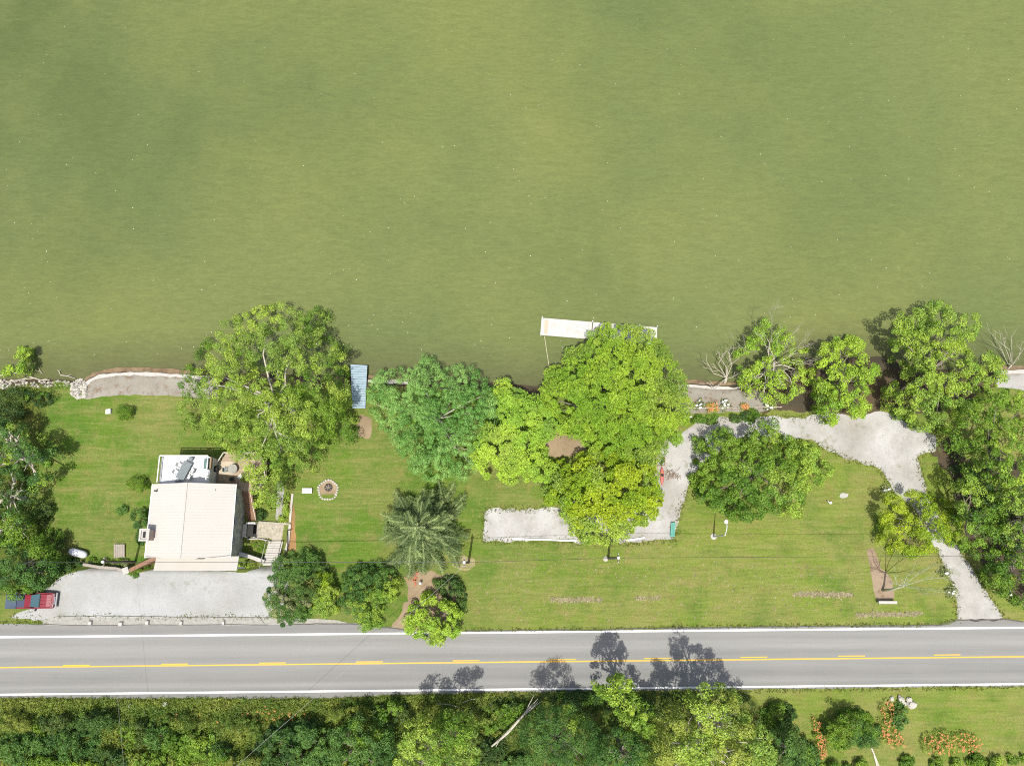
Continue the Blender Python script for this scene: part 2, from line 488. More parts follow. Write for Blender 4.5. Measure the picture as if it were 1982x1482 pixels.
# ------------------------------------------------------------------ ground, sheets on it
CELL = 0.4
lx = np.arange(-88, 88 + 1e-6, CELL); ly = np.arange(-36, 38 + 1e-6, CELL)
def grid_mesh(xs, ys, zf):
    X, Y = np.meshgrid(xs, ys)
    Z = zf(X, Y)
    v = np.stack([X, Y, Z], -1).reshape(-1, 3)
    nx, ny = len(xs), len(ys)
    i = np.arange((nx - 1) * (ny - 1)); a = (i // (nx - 1)) * nx + i % (nx - 1)
    tri = np.concatenate([np.stack([a, a + 1, a + nx + 1], 1), np.stack([a, a + nx + 1, a + nx], 1)])
    return v, tri
v, tri = grid_mesh(np.concatenate([[-900, -300], lx, [300, 900]]), np.concatenate([[-900, -200], ly]), hgt)
o = link('ground', make_mesh('ground', v, tri.ravel(), np.arange(0, tri.size, 3), True), 'lawn')
tag(o, 'mown green lawn with dry streaks around the house', 'lawn', kind='structure')

def pnoise(X, Y, seed=0, octs=((0.3, 0.9), (0.8, 0.5), (1.3, 0.3))):
    g = np.random.default_rng(seed + 100)
    t = np.zeros_like(X)
    for f, a in octs:
        for _ in range(4):
            th = g.uniform(0, 2 * np.pi); p = g.uniform(0, 6.28); k = f * g.uniform(0.7, 1.3)
            t += a * 0.4 * np.sin(2 * np.pi * k * (X * np.cos(th) + Y * np.sin(th)) * 0.6 + p)
    return t
def poly_sd(X, Y, poly):
    """signed distance, negative inside"""
    P = np.asarray(poly, float)
    d = np.full(X.shape, 1e9); ins = np.zeros(X.shape, bool)
    for i in range(len(P)):
        a, b = P[i], P[(i + 1) % len(P)]
        e = b - a; L2 = max(e @ e, 1e-9)
        t = np.clip(((X - a[0]) * e[0] + (Y - a[1]) * e[1]) / L2, 0, 1)
        d = np.minimum(d, np.hypot(X - a[0] - t * e[0], Y - a[1] - t * e[1]))
        c = (a[1] > Y) != (b[1] > Y)
        with np.errstate(divide='ignore', invalid='ignore'):
            xi = a[0] + (Y - a[1]) * e[0] / (e[1] if e[1] != 0 else 1e-12)
        ins ^= c & (X < xi)
    return np.where(ins, -d, d)
def sheet(name, poly_px, mat, dz, label, cat, rag=0.35, seed=0, kind='structure', world=False):
    """a thin sheet that follows the terrain inside an outline, its rim uneven"""
    P = np.array(poly_px, float) if world else np.array([G(*p)[:2] for p in poly_px])
    x0, y0 = P.min(0) - 1; x1, y1 = P.max(0) + 1
    xs = lx[(lx >= x0 - CELL) & (lx <= x1 + CELL)]; ys = ly[(ly >= y0 - CELL) & (ly <= y1 + CELL)]
    v, tri = grid_mesh(xs, ys, hgt)
    sd = poly_sd(v[:, 0], v[:, 1], P) + rag * pnoise(v[:, 0], v[:, 1], seed)
    v = v.copy(); v[:, 2] += dz
    ins = sd[tri] < 0
    full = ins.all(1); part = ins.any(1) & ~full
    V = [tuple(p) for p in v]; faces = [tuple(t) for t in tri[full]]
    cache = {}
    def cut(i, j):
        key = (min(i, j), max(i, j))
        if key not in cache:
            t = sd[i] / (sd[i] - sd[j])
            V.append(tuple(v[i] * (1 - t) + v[j] * t)); cache[key] = len(V) - 1
        return cache[key]
    for t in tri[part]:
        p = []
        for k in range(3):
            i, j = int(t[k]), int(t[(k + 1) % 3])
            if sd[i] < 0: p.append(i)
            if (sd[i] < 0) != (sd[j] < 0): p.append(cut(i, j))
        if len(p) >= 3: faces.append(tuple(p))
    used = sorted({i for f in faces for i in f}); mp = {u: k for k, u in enumerate(used)}
    vv = np.array([V[i] for i in used])
    loops = [mp[i] for f in faces for i in f]
    starts = np.cumsum([0] + [len(f) for f in faces])[:-1]
    o = link(name, make_mesh(name, vv, loops, starts, True), mat)
    return tag(o, label, cat, kind=kind)

# lake
lxs = np.concatenate([[-900, -500, -250], np.arange(-120, 121, 2.0), [250, 500, 900]])
lys = np.concatenate([np.arange(12, 60, 1.0), np.linspace(60, 1500, 12)])
v, tri = grid_mesh(lxs, lys, lambda X, Y: np.full_like(X, WATER))
me = make_mesh('lake', v, tri.ravel(), np.arange(0, tri.size, 3))
at = me.attributes.new('Depth', 'FLOAT', 'POINT')        # how far the bottom has fallen away from the shore
at.data.foreach_set('value', np.clip((v[:, 1] - shore_y(v[:, 0])) / 9.0, 0, 1).astype(np.float32))
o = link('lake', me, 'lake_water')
tag(o, 'murky olive green lake with fine ripples', 'lake', kind='structure')

sheet('rough_verge', [(-500, 1348), (0, 1349), (480, 1349), (640, 1349), (800, 1342), (1000, 1337), (1300, 1334), (1440, 1334), (1500, 1400), (1560, 1500), (1600, 1620), (-500, 1640)],
      'rough_grass', 0.006, 'rough weedy verge below the road', 'verge', 0.4, 1)
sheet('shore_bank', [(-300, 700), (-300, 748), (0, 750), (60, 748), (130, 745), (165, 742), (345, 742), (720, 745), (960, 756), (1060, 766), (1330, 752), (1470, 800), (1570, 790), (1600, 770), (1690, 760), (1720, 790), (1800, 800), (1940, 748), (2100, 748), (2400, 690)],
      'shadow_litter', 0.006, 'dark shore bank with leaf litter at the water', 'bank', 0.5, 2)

ROAD_N = [(-600, 1208), (0, 1206), (90, 1208), (520, 1207), (690, 1205), (740, 1212), (790, 1219), (900, 1221), (1100, 1219), (1240, 1217), (1400, 1213), (1600, 1212), (1815, 1210), (1838, 1207), (1852, 1199), (1945, 1197), (1975, 1203), (2700, 1197)]
ROAD_S = [(2700, 1319), (1982, 1327), (1500, 1333), (1000, 1338), (800, 1343), (640, 1350), (480, 1351), (0, 1350), (-600, 1356)]
sheet('road', ROAD_N + ROAD_S, 'asphalt', 0.012, 'grey two lane asphalt road with worn tyre tracks', 'road', 0.06, 3)
sheet('gravel_driveway', [(88, 1136), (120, 1118), (152, 1104), (180, 1099), (262, 1108), (300, 1098), (320, 1102), (462, 1106), (512, 1096), (545, 1090), (560, 1110), (545, 1196), (90, 1200), (20, 1194), (40, 1184), (70, 1178)],
      'gravel_white', 0.012, 'white gravel parking area in front of the house', 'driveway', 0.20, 4)
sheet('concrete_apron', [(70, 1202), (100, 1195), (300, 1194), (540, 1195), (620, 1197), (690, 1203), (690, 1207), (520, 1209), (90, 1210)],
      'path_grey', 0.018, 'pale concrete strip between gravel parking and road', 'apron', 0.06, 5)
sheet('gravel_lane', [(935, 1046), (937, 990), (945, 984), (1265, 985), (1268, 900), (1285, 862), (1335, 825), (1350, 812), (1520, 806), (1720, 798), (1812, 845), (1812, 872), (1775, 885), (1800, 975), (1860, 1068), (1945, 1199), (1853, 1199), (1848, 1140), (1812, 1062), (1770, 985), (1735, 955), (1700, 905), (1640, 888), (1570, 852), (1410, 850), (1345, 915), (1318, 980), (1308, 1044), (1200, 1050)],
      'gravel_pale', 0.012, 'pale gravel lane curving from the road to the shore pad', 'lane', 0.24, 6)
sheet('beach_pad', [(160, 772), (166, 742), (190, 728), (260, 721), (345, 726), (420, 730), (420, 772), (345, 768), (260, 764), (210, 767)], 'beach', 0.014, 'grey pebble pad behind the seawall strewn with brown leaves', 'beach', 0.12, 7)
sheet('beach_pad', [(1310, 748), (1400, 752), (1470, 755), (1500, 790), (1470, 797), (1330, 800), (1300, 790)], 'beach', 0.014, 'small grey sand beach right of the tall lime tree', 'beach', 0.15, 8)
sheet('beach_pad', [(1930, 722), (1990, 714), (2100, 714), (2100, 752), (1990, 752), (1925, 752)], 'gravel_pale', 0.014, 'pale beach strip at the right edge of the photo', 'beach', 0.2, 9)
sheet('dirt_patch', [(1050, 840), (1085, 835), (1120, 850), (1140, 880), (1060, 885), (1040, 865)], 'soil', 0.008, 'bare brown soil under the gap in the tree crowns', 'soil', 0.2, 10)
sheet('dirt_patch', [(775, 1190), (790, 1140), (780, 1115), (810, 1105), (870, 1115), (890, 1150), (860, 1215), (760, 1215)], 'soil', 0.008, 'bare brown soil by the roadside below the spruce', 'soil', 0.4, 11)
sheet('dirt_patch', [(895, 1075), (920, 1080), (935, 1100), (900, 1102), (880, 1092)], 'straw', 0.008, 'pale bare soil around the middle utility pole', 'soil', 0.45, 12)
sheet('dirt_patch', [(1625, 952), (1645, 950), (1652, 960), (1635, 968), (1622, 962)], 'gravel_pale', 0.008, 'pale round bare spot in the right lawn', 'soil', 0.3, 13)
sheet('mulch_bed', [(1672, 1062), (1690, 1060), (1705, 1100), (1728, 1120), (1730, 1160), (1692, 1165), (1690, 1125), (1682, 1090)], 'mulch', 0.009, 'strip of tan wood chips under the bare tree', 'mulch', 0.2, 17)
sheet('mulch_bed', [(556, 955), (566, 955), (572, 1010), (572, 1062), (558, 1064), (562, 1010)], 'orange_mulch', 0.009, 'orange brown mulch strip right of the patio wall', 'mulch', 0.15, 18)
sheet('dirt_patch', [(700, 800), (722, 812), (716, 850), (690, 845), (690, 810)], 'soil', 0.008, 'sandy landing at the foot of the blue dock', 'soil', 0.25, 19)
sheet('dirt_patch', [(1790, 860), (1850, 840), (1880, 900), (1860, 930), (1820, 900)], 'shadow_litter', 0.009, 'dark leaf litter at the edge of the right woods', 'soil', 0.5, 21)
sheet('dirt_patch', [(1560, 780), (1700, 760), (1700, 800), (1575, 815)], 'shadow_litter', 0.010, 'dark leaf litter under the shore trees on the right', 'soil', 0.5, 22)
sheet('dirt_patch', [(-60, 760), (60, 750), (100, 800), (60, 980), (100, 1080), (60, 1150), (-80, 1160)], 'rough_grass', 0.009, 'rough grass sheet with tree shade painted in on the left edge', 'soil', 0.6, 23)  # darker grass sheet: tree shade put into the ground colour
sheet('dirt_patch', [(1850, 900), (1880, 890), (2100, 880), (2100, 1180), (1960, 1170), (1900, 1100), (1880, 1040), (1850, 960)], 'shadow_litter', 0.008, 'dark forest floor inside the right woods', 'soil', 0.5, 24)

# painted lines
def strip(name, p0, p1, wdt, mat, dz, label, ext=0.0, n=60):
    a = np.array(G(*p0)); b = np.array(G(*p1))
    d = (b - a); d[2] = 0; d /= np.linalg.norm(d)
    a = a - d * ext; b = b + d * ext
    nn = np.array([-d[1], d[0], 0]) * wdt / 2
    m = MB()
    for i in range(n):
        p = a + (b - a) * i / n; q = a + (b - a) * (i + 1) / n
        m.add([(*(p - nn)[:2], dz), (*(q - nn)[:2], dz), (*(q + nn)[:2], dz), (*(p + nn)[:2], dz)], [(0, 1, 2, 3)])
    o = m.build(name, mat)
    return tag(o, label, 'road marking', kind='structure')
strip('edge_line', (0, 1232.5), (1982, 1214), 0.23, 'white_paint', 0.020, 'white edge line on the lake side of the road', 40)
strip('edge_line', (0, 1343.5), (1982, 1323), 0.22, 'white_paint', 0.020, 'white edge line on the near side of the road', 40)
strip('center_line', (0, 1291), (1982, 1270), 0.16, 'yellow_paint', 0.020, 'solid yellow centre line of the road', 40)
for k, x in enumerate([148, 338, 527, 715, 902, 1089, 1273, 1459, 1648, 1833, -42, 2022]):
    y = 1286.8 - (x - 148) * 20.3 / 1700
    strip('center_dash', (x - 26, y + 0.3), (x + 26, y - 0.3), 0.13, 'yellow_paint', 0.020,
          'short yellow passing dash beside the solid line, %s' % ['leftmost complete one', 'second from the left', 'third from the left', 'below the yellow green roadside bush', 'in the left tree shadow', 'left of the wide tree shadow', 'inside the wide tree shadow', 'just right of the wide tree shadow', 'second from the right', 'rightmost complete one', 'cut by the left photo edge', 'cut by the right photo edge'][k], 0, 3)
# joints of the apron and tar cracks
def crack(pts, wdt, label):
    m = MB()
    P = [G(*p) for p in pts]
    Q = []
    for i in range(len(P) - 1):
        for t in np.linspace(0, 1, 10)[:-1]:
            q = P[i] * (1 - t) + P[i + 1] * t; q = q + rng.normal(0, 0.03, 3) * [1, 1, 0]; Q.append(q)
    Q.append(P[-1])
    for i in range(len(Q) - 1):
        d = Q[i + 1] - Q[i]; n_ = np.array([-d[1], d[0], 0]); n_ = n_ / max(np.linalg.norm(n_), 1e-6) * wdt / 2
        m.add([(*(Q[i] - n_)[:2], 0.024), (*(Q[i + 1] - n_)[:2], 0.024), (*(Q[i + 1] + n_)[:2], 0.024), (*(Q[i] + n_)[:2], 0.024)], [(0, 1, 2, 3)])
    o = m.build('tar_crack', 'joint')
    tag(o, label, 'crack', kind='structure')
crack([(60, 1208), (200, 1209), (520, 1208.5)], 0.10, 'dark joint between concrete strip and asphalt')
crack([(110, 1192), (200, 1191.5), (330, 1193), (525, 1194)], 0.08, 'dark joint between gravel parking and concrete strip')
crack([(560, 1207), (680, 1206), (740, 1213), (790, 1219)], 0.14, 'dark uneven road edge below the roadside bushes')
crack([(900, 1220), (1100, 1218.5), (1400, 1213), (1600, 1211.5), (1820, 1209.5), (1848, 1200), (1945, 1198), (1980, 1203)], 0.16, 'dark uneven road edge below the front lawn')
crack([(500, 1190), (512, 1206)], 0.08, 'short slanting crack in the concrete strip')

# ------------------------------------------------------------------ foliage
PAL = {
 'lime':   ((0.211, 0.332, 0.051), (0.344, 0.466, 0.066)),
 'fresh':  ((0.185, 0.320, 0.042), (0.304, 0.427, 0.051)),
 'bright': ((0.225, 0.386, 0.036), (0.342, 0.490, 0.048)),
 'mid':    ((0.095, 0.202, 0.020), (0.179, 0.302, 0.029)),
 'locust': ((0.139, 0.308, 0.061), (0.248, 0.434, 0.111)),
 'dark':   ((0.045, 0.106, 0.022), (0.090, 0.168, 0.031)),
 'deep':   ((0.062, 0.151, 0.029), (0.118, 0.230, 0.043)),
 'olive':  ((0.218, 0.291, 0.045), (0.325, 0.386, 0.062)),
 'yellow': ((0.235, 0.365, 0.022), (0.370, 0.470, 0.028)),
 'silver': ((0.190, 0.241, 0.095), (0.325, 0.358, 0.162)),
 'spruce': ((0.050, 0.094, 0.027), (0.284, 0.365, 0.124)),
 'weed':   ((0.095, 0.174, 0.022), (0.224, 0.274, 0.043)),
 'straw':  ((0.286, 0.271, 0.145), (0.522, 0.466, 0.328)),
 'lawnish': ((0.090, 0.150, 0.018), (0.200, 0.210, 0.060)),
 'shade':  ((0.047, 0.101, 0.022), (0.101, 0.157, 0.031)),
}
def leaf_arrays(C, rad, col, per, size, g, aspect=0.62, up=0.55, flat=0.75, jit=0.55, ball=0.75):
    n = len(C)
    idx = np.repeat(np.arange(n), per)
    m = len(idx)
    d = g.normal(size=(m, 3)); d[:, 2] = np.abs(d[:, 2]) * np.where(g.random(m) < 0.78, 1, -0.6)
    d /= np.linalg.norm(d, axis=1)[:, None]
    r = rad[idx] * g.uniform(0.35, 1.08, m) ** 0.6
    p = C[idx] + d * r[:, None] * np.array([1, 1, flat])
    nrm = ball * d + np.array([0, 0, up * 0.6]) + jit * g.normal(size=(m, 3)) * 0.55
    nrm /= np.linalg.norm(nrm, axis=1)[:, None]
    t = d + 0.6 * g.normal(size=(m, 3)); t -= nrm * (t * nrm).sum(1)[:, None]
    t /= np.linalg.norm(t, axis=1)[:, None] + 1e-9
    b = np.cross(nrm, t)
    L = size * g.uniform(0.7, 1.35, m)[:, None]; W = L * aspect
    v = np.stack([p - t * L / 2, p + b * W / 2 + nrm * L * 0.10, p + t * L / 2 - nrm * L * 0.08, p - b * W / 2 + nrm * L * 0.10], 1)
    c = col[idx] * g.uniform(0.55, 1.42, m)[:, None]
    c[:, 0] *= g.uniform(0.93, 1.08, m)
    return v, c
def leaf_obj(name, parts, parent=None, loc=None, mat='foliage'):
    V = np.concatenate([p[0] for p in parts]); Cc = np.concatenate([p[1] for p in parts])
    m, k = V.shape[0], V.shape[1]
    org = ORG[parent.name] if parent is not None else (np.zeros(3) if loc is None else np.asarray(loc, float))
    me = make_mesh(name, V.reshape(-1, 3) - org, np.arange(m * k), np.arange(0, m * k, k))
    at = me.color_attributes.new('Col', 'FLOAT_COLOR', 'POINT')
    cc = np.concatenate([np.repeat(Cc, k, 0), np.ones((m * k, 1))], 1).astype(np.float32)
    at.data.foreach_set('color', cc.ravel())
    return link(name, me, mat, parent, loc)
def pal_cols(pal, t, g):
    a, b = (np.array(x) for x in PAL[pal])
    return a + (b - a) * t[:, None]
def inside_px(poly, n_target, spacing, g):
    """evenly spread random points inside a photo outline, with distance to its rim (photo px)"""
    P = np.array(poly, float); lo, hi = P.min(0), P.max(0)
    cand = g.uniform(lo, hi, (int(n_target * 14) + 60, 2))
    sd = poly_sd(cand[:, 0], cand[:, 1], P)
    cand = cand[sd < 0]; sd = -sd[sd < 0]
    keep = []; K = np.empty((0, 2))
    cells = {}
    for i, c in enumerate(cand):
        kx, ky = int(c[0] // spacing), int(c[1] // spacing)
        ok = True
        for ax in (-1, 0, 1):
            for ay in (-1, 0, 1):
                for j in cells.get((kx + ax, ky + ay), ()):
                    if (cand[j][0] - c[0]) ** 2 + (cand[j][1] - c[1]) ** 2 < spacing ** 2: ok = False
        if ok:
            cells.setdefault((kx, ky), []).append(i); keep.append(i)
            if len(keep) >= n_target: break
    return cand[keep], sd[keep]
def ell(cx, cy, rx, ry, n=14, seed=0):
    g = random.Random(seed)
    return [(cx + rx * g.uniform(0.85, 1.1) * math.cos(2 * math.pi * k / n), cy + ry * g.uniform(0.85, 1.1) * math.sin(2 * math.pi * k / n)) for k in range(n)]
CROWN_N = [0]
def tree(name, label, cat, poly, top, bot, pal, pal2=None, mixamt=0.35, leaf=0.27, per=80, clump=0.85, aspect=0.62, up=0.55, seed=1,
         bark='bark', group=None, trunk_r=0.22, dens=1.0, bump=0.9, limbs=12, base=None, jit=0.55, flat=0.75, shrub=False, under=0.6, lobe=None, amp=None, gap=0.13, ball=0.75):
    leaf *= 0.80; per = int(per * 1.5)
    if shrub: gap *= 0.4; under = max(under, 0.9)
    elif gap == 0.13: gap = 0.155
    g = np.random.default_rng(seed)
    P = np.array(poly, float)
    c0 = P.mean(0)
    bz = G(*c0, dz=top * 0.55)            # crown middle in space, the trunk stands below it
    gx, gy = (bz[0], bz[1]) if base is None else G(*base)[:2]
    gz = float(hgt(gx, gy))
    root = thing(name, label, cat, (gx, gy, gz), group)
    ppm = 15.0
    area = 0.5 * abs(np.dot(P[:, 0], np.roll(P[:, 1], 1)) - np.dot(P[:, 1], np.roll(P[:, 0], 1))) / ppm ** 2
    sp = clump * ppm * 0.62
    pts, sd = inside_px(poly, int(area * 1.7 / (clump * clump) * dens) + 4, sp, g)
    Rm = max(sd.max(), 1)
    t = np.clip((sd - 0.25 * clump * ppm) / (0.8 * Rm), 0, 1)
    z = bot + (top - bot) * np.sqrt(1 - (1 - t) ** 2)
    z = z + bump * pnoise(pts[:, 0] / ppm, pts[:, 1] / ppm, seed, ((0.18, 1.0), (0.5, 0.7)))
    lobe = lobe or (1.8 if not shrub else 1.1)
    amp = amp if amp is not None else (0.22 * (top - bot) + 0.55 if not shrub else 0.25 * top)
    lc, lsd = inside_px(poly, int(area / (lobe * lobe * 0.9)) + 2, lobe * ppm * 0.68, g)
    ld = np.sqrt(((pts[:, None, :] - lc[None]) ** 2).sum(2)) / ppm
    near = ld.argmin(1); so_ = np.sort(ld, 1)
    rim = (so_[:, 1] - so_[:, 0]) / 2 if len(lc) > 1 else np.full(len(pts), 9.0)   # metres to the border of the leaf mass
    rim = rim + 0.12 * lobe * pnoise(pts[:, 0] / ppm, pts[:, 1] / ppm, seed + 3, ((0.5, 1.0), (1.2, 0.8)))
    z = z + g.normal(0, 0.45 * amp, len(lc))[near] - amp * 1.3 * np.exp(-(np.maximum(rim, 0) / (0.28 * lobe)) ** 2) - 0.25 * amp * (so_[:, 0] / lobe) ** 2
    ok = (rim > gap * lobe) | (g.random(len(pts)) < 0.10)
    pts, z, near, rim = pts[ok], z[ok], near[ok], rim[ok]
    z = np.clip(z, 0.25 * clump, top) + gz
    X, Y = unproj(pts[:, 0], pts[:, 1], z)
    C = np.stack([X, Y, z], 1)
    tn = np.clip(0.5 + 0.5 * pnoise(C[:, 0], C[:, 1], seed + 5, ((0.12, 1.0), (0.4, 0.8))) + g.normal(0, 0.2, len(C)) + g.normal(0, 0.25, len(lc))[near], 0, 1)
    cols = pal_cols(pal, tn, g)
    if pal2:
        tm = pnoise(C[:, 0], C[:, 1], seed + 9, ((0.07, 1.0), (0.25, 0.7)))
        pick = tm + g.normal(0, 0.3, len(C)) > (1 - 2 * mixamt) * 0.9
        cols[pick] = pal_cols(pal2, tn, g)[pick]
    rad = np.minimum(clump * g.uniform(0.55, 1.1, len(C)), np.maximum(rim, 0) * 1.0 + 0.25 * clump)
    parts = [leaf_arrays(C, rad, cols, per, leaf, g, aspect, up, flat, jit, ball)]
    # inner and lower foliage, and side sprays, so that the crown has a volume
    sel = g.random(len(C)) < under * 0.55
    C2 = C[sel].copy()
    cen = np.array([gx, gy])
    C2[:, :2] = C2[:, :2] + (C2[:, :2].mean(0) - C2[:, :2]) * g.uniform(0.05, 0.2, (len(C2), 1))
    C2[:, 2] = gz + (C2[:, 2] - gz) * g.uniform(0.25, 0.65, len(C2))
    C2[:, 2] = np.maximum(C2[:, 2], gz + 0.3 * clump)
    if len(C2): parts.append(leaf_arrays(C2, rad[sel] * 1.15, cols[sel] * 0.92, max(12, int(per * 0.45)), leaf * 1.1, g, aspect, up, flat, jit, ball))
    leaf_obj('crown', parts, root)
    CROWN_N[0] += sum(len(p[0]) for p in parts)
    m = MB()
    hub = np.array([C[:, 0].mean(), C[:, 1].mean(), gz + top * (0.18 if shrub else 0.42)])
    b0 = np.array([gx, gy, gz - 0.25])
    mid = (b0 + hub) / 2 + np.append(g.normal(0, 0.15, 2), 0)
    m.tube([b0, b0 + (mid - b0) * 0.25, mid, hub], [trunk_r * 1.5, trunk_r * 1.1, trunk_r * 0.9, trunk_r * 0.75], 8)
    order = g.permutation(len(C))[:limbs]
    for i in order:
        e = C[i] - np.array([0, 0, clump * 0.2])
        dl = np.linalg.norm(e - hub) * 0.085
        k1 = hub + (e - hub) * 0.4 + g.normal(0, dl, 3); k2 = hub + (e - hub) * 0.72 + g.normal(0, dl, 3); e = e - [0, 0, 0.3 * clump]
        m.tube([hub, k1, k2, e], [trunk_r * 0.62, trunk_r * 0.42, trunk_r * 0.26, trunk_r * 0.1], 5)
        j = order[g.integers(len(order))]
        e2 = k2 + (C[g.integers(len(C))] - k2) * 0.25
        m.tube([k1, (k1 + e2) / 2 + g.normal(0, 0.2, 3), e2], [trunk_r * 0.3, trunk_r * 0.18, trunk_r * 0.06], 4)
    m.build('trunk', bark, root, smooth=True)
    return root

def bare_tree(name, label, base, tip_dirs, mat, r0, seed, trunk_path, depth=3, cat='tree', spread=0.6, kids=3, shrink=0.62):
    g = random.Random(seed)
    root = thing(name, label, cat, base)
    m = MB()
    m.tube(trunk_path, [r0 * (1 - 0.35 * i / (len(trunk_path) - 1)) for i in range(len(trunk_path))], 7)
    m.build('trunk', mat, root, smooth=True)
    b = MB()
    def grow(p, d, L, r, k):
        d = d.normalized()
        side = Vector((g.gauss(0, 1), g.gauss(0, 1), g.gauss(0, 0.6))) * 0.16 * L
        q1 = p + d * L * 0.5 + side; q2 = p + d * L + side * 0.6
        b.tube([p, q1, q2], [r, r * 0.75, r * 0.5], 5 if r > 0.05 else 4, cap=False)
        if k <= 0: return
        for i in range(kids):
            f = 0.45 + 0.55 * (i + 1) / kids
            st = p + (q2 - p) * f + side * (1 - abs(2 * f - 1)) * 0.5
            nd = d + Vector((g.gauss(0, spread), g.gauss(0, spread), g.gauss(0.05, spread * 0.6)))
            grow(st, nd, L * shrink * g.uniform(0.7, 1.2), r * 0.52, k - 1)
    for st, d, L, r in tip_dirs:
        grow(Vector(st), Vector(d), L, r, depth)
    b.build('branches', mat, root, smooth=True)
    return root

# ------------------------------------------------------------------ house
HX0, HX1, HY0, HY1 = -45.0, -34.6, 0.5, 9.5
EAVE, RIDGE = 4.6, 6.5
RXC = -39.9
gz = -1.3
house = thing('house', 'cream metal roofed stone house with a chimney beside the gravel parking', 'house', (RXC, 5.0, gz))
m = MB()
wx0, wx1, wy0, wy1 = HX0 + 0.45, HX1 - 0.55, HY0 + 0.35, HY1 - 0.35
zr = EAVE - 0.12
gab = lambda x: EAVE - 0.15 + (RIDGE - EAVE) * (1 - abs(x - RXC) / (HX1 - RXC))
m.add([(wx0, wy0, -2.0), (wx1, wy0, -2.0), (wx1, wy1, -2.0), (wx0, wy1, -2.0),
       (wx0, wy0, gab(wx0)), (wx1, wy0, gab(wx1)), (wx1, wy1, gab(wx1)), (wx0, wy1, gab(wx0)),
       (RXC, wy0, gab(RXC)), (RXC, wy1, gab(RXC))],
      [(0, 1, 5, 8, 4), (1, 2, 6, 5), (2, 3, 7, 9, 6), (3, 0, 4, 7)])
m.build('wall', 'stone_wall', house)
m = MB()
th = 0.12
prof = [(HX0, EAVE), (RXC, RIDGE), (HX1, EAVE), (HX1, EAVE - th), (RXC, RIDGE - th), (HX0, EAVE - th)]
v = [(x, HY0, z) for x, z in prof] + [(x, HY1, z) for x, z in prof]
m.add(v, [(0, 1, 7, 6), (1, 2, 8, 7), (2, 3, 9, 8), (3, 4, 10, 9), (4, 5, 11, 10), (5, 0, 6, 11), (0, 5, 4, 1), (1, 4, 3, 2), (6, 7, 10, 11), (7, 8, 9, 10)])
roof = m.build('roof', 'roof_metal', house)
NR = 24
for side in (0, 1):
    xe = HX0 if side == 0 else HX1
    for k in range(NR):
        y = HY0 + 0.15 + (HY1 - HY0 - 0.3) * k / (NR - 1)
        r = MB()
        r.add([(RXC, y - 0.03, RIDGE + 0.004), (xe, y - 0.03, EAVE + 0.004), (xe, y + 0.03, EAVE + 0.004), (RXC, y + 0.03, RIDGE + 0.004),
               (RXC, y - 0.018, RIDGE + 0.014), (xe, y - 0.018, EAVE + 0.014), (xe, y + 0.018, EAVE + 0.014), (RXC, y + 0.018, RIDGE + 0.014)],
              [(0, 1, 5, 4), (1, 2, 6, 5), (2, 3, 7, 6), (4, 5, 6, 7)] if side else [(4, 5, 1, 0), (5, 6, 2, 1), (6, 7, 3, 2), (7, 6, 5, 4)])
        r.build('rib', 'roof_metal', roof)
m = MB(); m.tube([(RXC, HY0 - 0.02, RIDGE - 0.01), (RXC, HY1 + 0.02, RIDGE - 0.01)], 0.09, 6); m.build('ridge_cap', 'roof_metal', roof)
m = MB(); m.tube([GP(303, 950, 5.0), GP(303, 950, 5.0) + [0, 0, 0.55]], [0.12, 0.10], 10); m.build('vent_pipe', 'dark_glass', roof)
m = MB(); m.tube([GP(418, 949, 5.1), GP(418, 949, 5.1) + [0, 0, 0.5]], [0.10, 0.09], 10); m.build('vent_pipe', 'galvanized', roof)
for xe, nx in ((HX0, -0.06), (HX1, 0.06)):
    m = MB(); m.box((xe + nx, 5.0, EAVE - 0.10), (0.11, HY1 - HY0, 0.13)); m.build('gutter', 'white_trim', house)
m = MB(); m.box((HX1 - 0.25, HY0 + 0.2, 1.7), (0.09, 0.09, 5.6)); m.build('downpipe', 'white_trim', house)
# windows on the right wall
for (wy, wz, ww, wh) in ((5.0, 2.9, 0.95, 1.15), (2.65, 2.9, 0.9, 1.1), (7.8, 2.9, 0.95, 1.1)):
    x = wx1
    fr = MB()
    for dy, sz in ((-ww / 2, (0.10, 0.09, wh + 0.18)), (ww / 2, (0.10, 0.09, wh + 0.18))):
        fr.box((x + 0.05, wy + dy, wz), sz)
    for dz in (-wh / 2, 0.0, wh / 2):
        fr.box((x + 0.05, wy, wz + dz), (0.10, ww - 0.09, 0.08))
    wo = fr.build('window', 'white_trim', house)
    m = MB(); m.box((x + 0.02, wy, wz), (0.03, ww - 0.02, wh)); m.build('pane', 'dark_glass', wo)
    m = MB(); m.box((x + 0.10, wy, wz - wh / 2 - 0.12), (0.2, ww + 0.25, 0.07)); m.build('sill', 'concrete', wo)
for wy in (2.0, 6.5):   # windows on the left wall, seen only from the side
    x = wx0
    m = MB(); m.box((x - 0.03, wy, 2.9), (0.08, 1.1, 1.2)); wo = m.build('window', 'white_trim', house)
    m = MB(); m.box((x - 0.055, wy, 2.9), (0.06, 0.9, 1.0)); m.build('pane', 'dark_glass', wo)
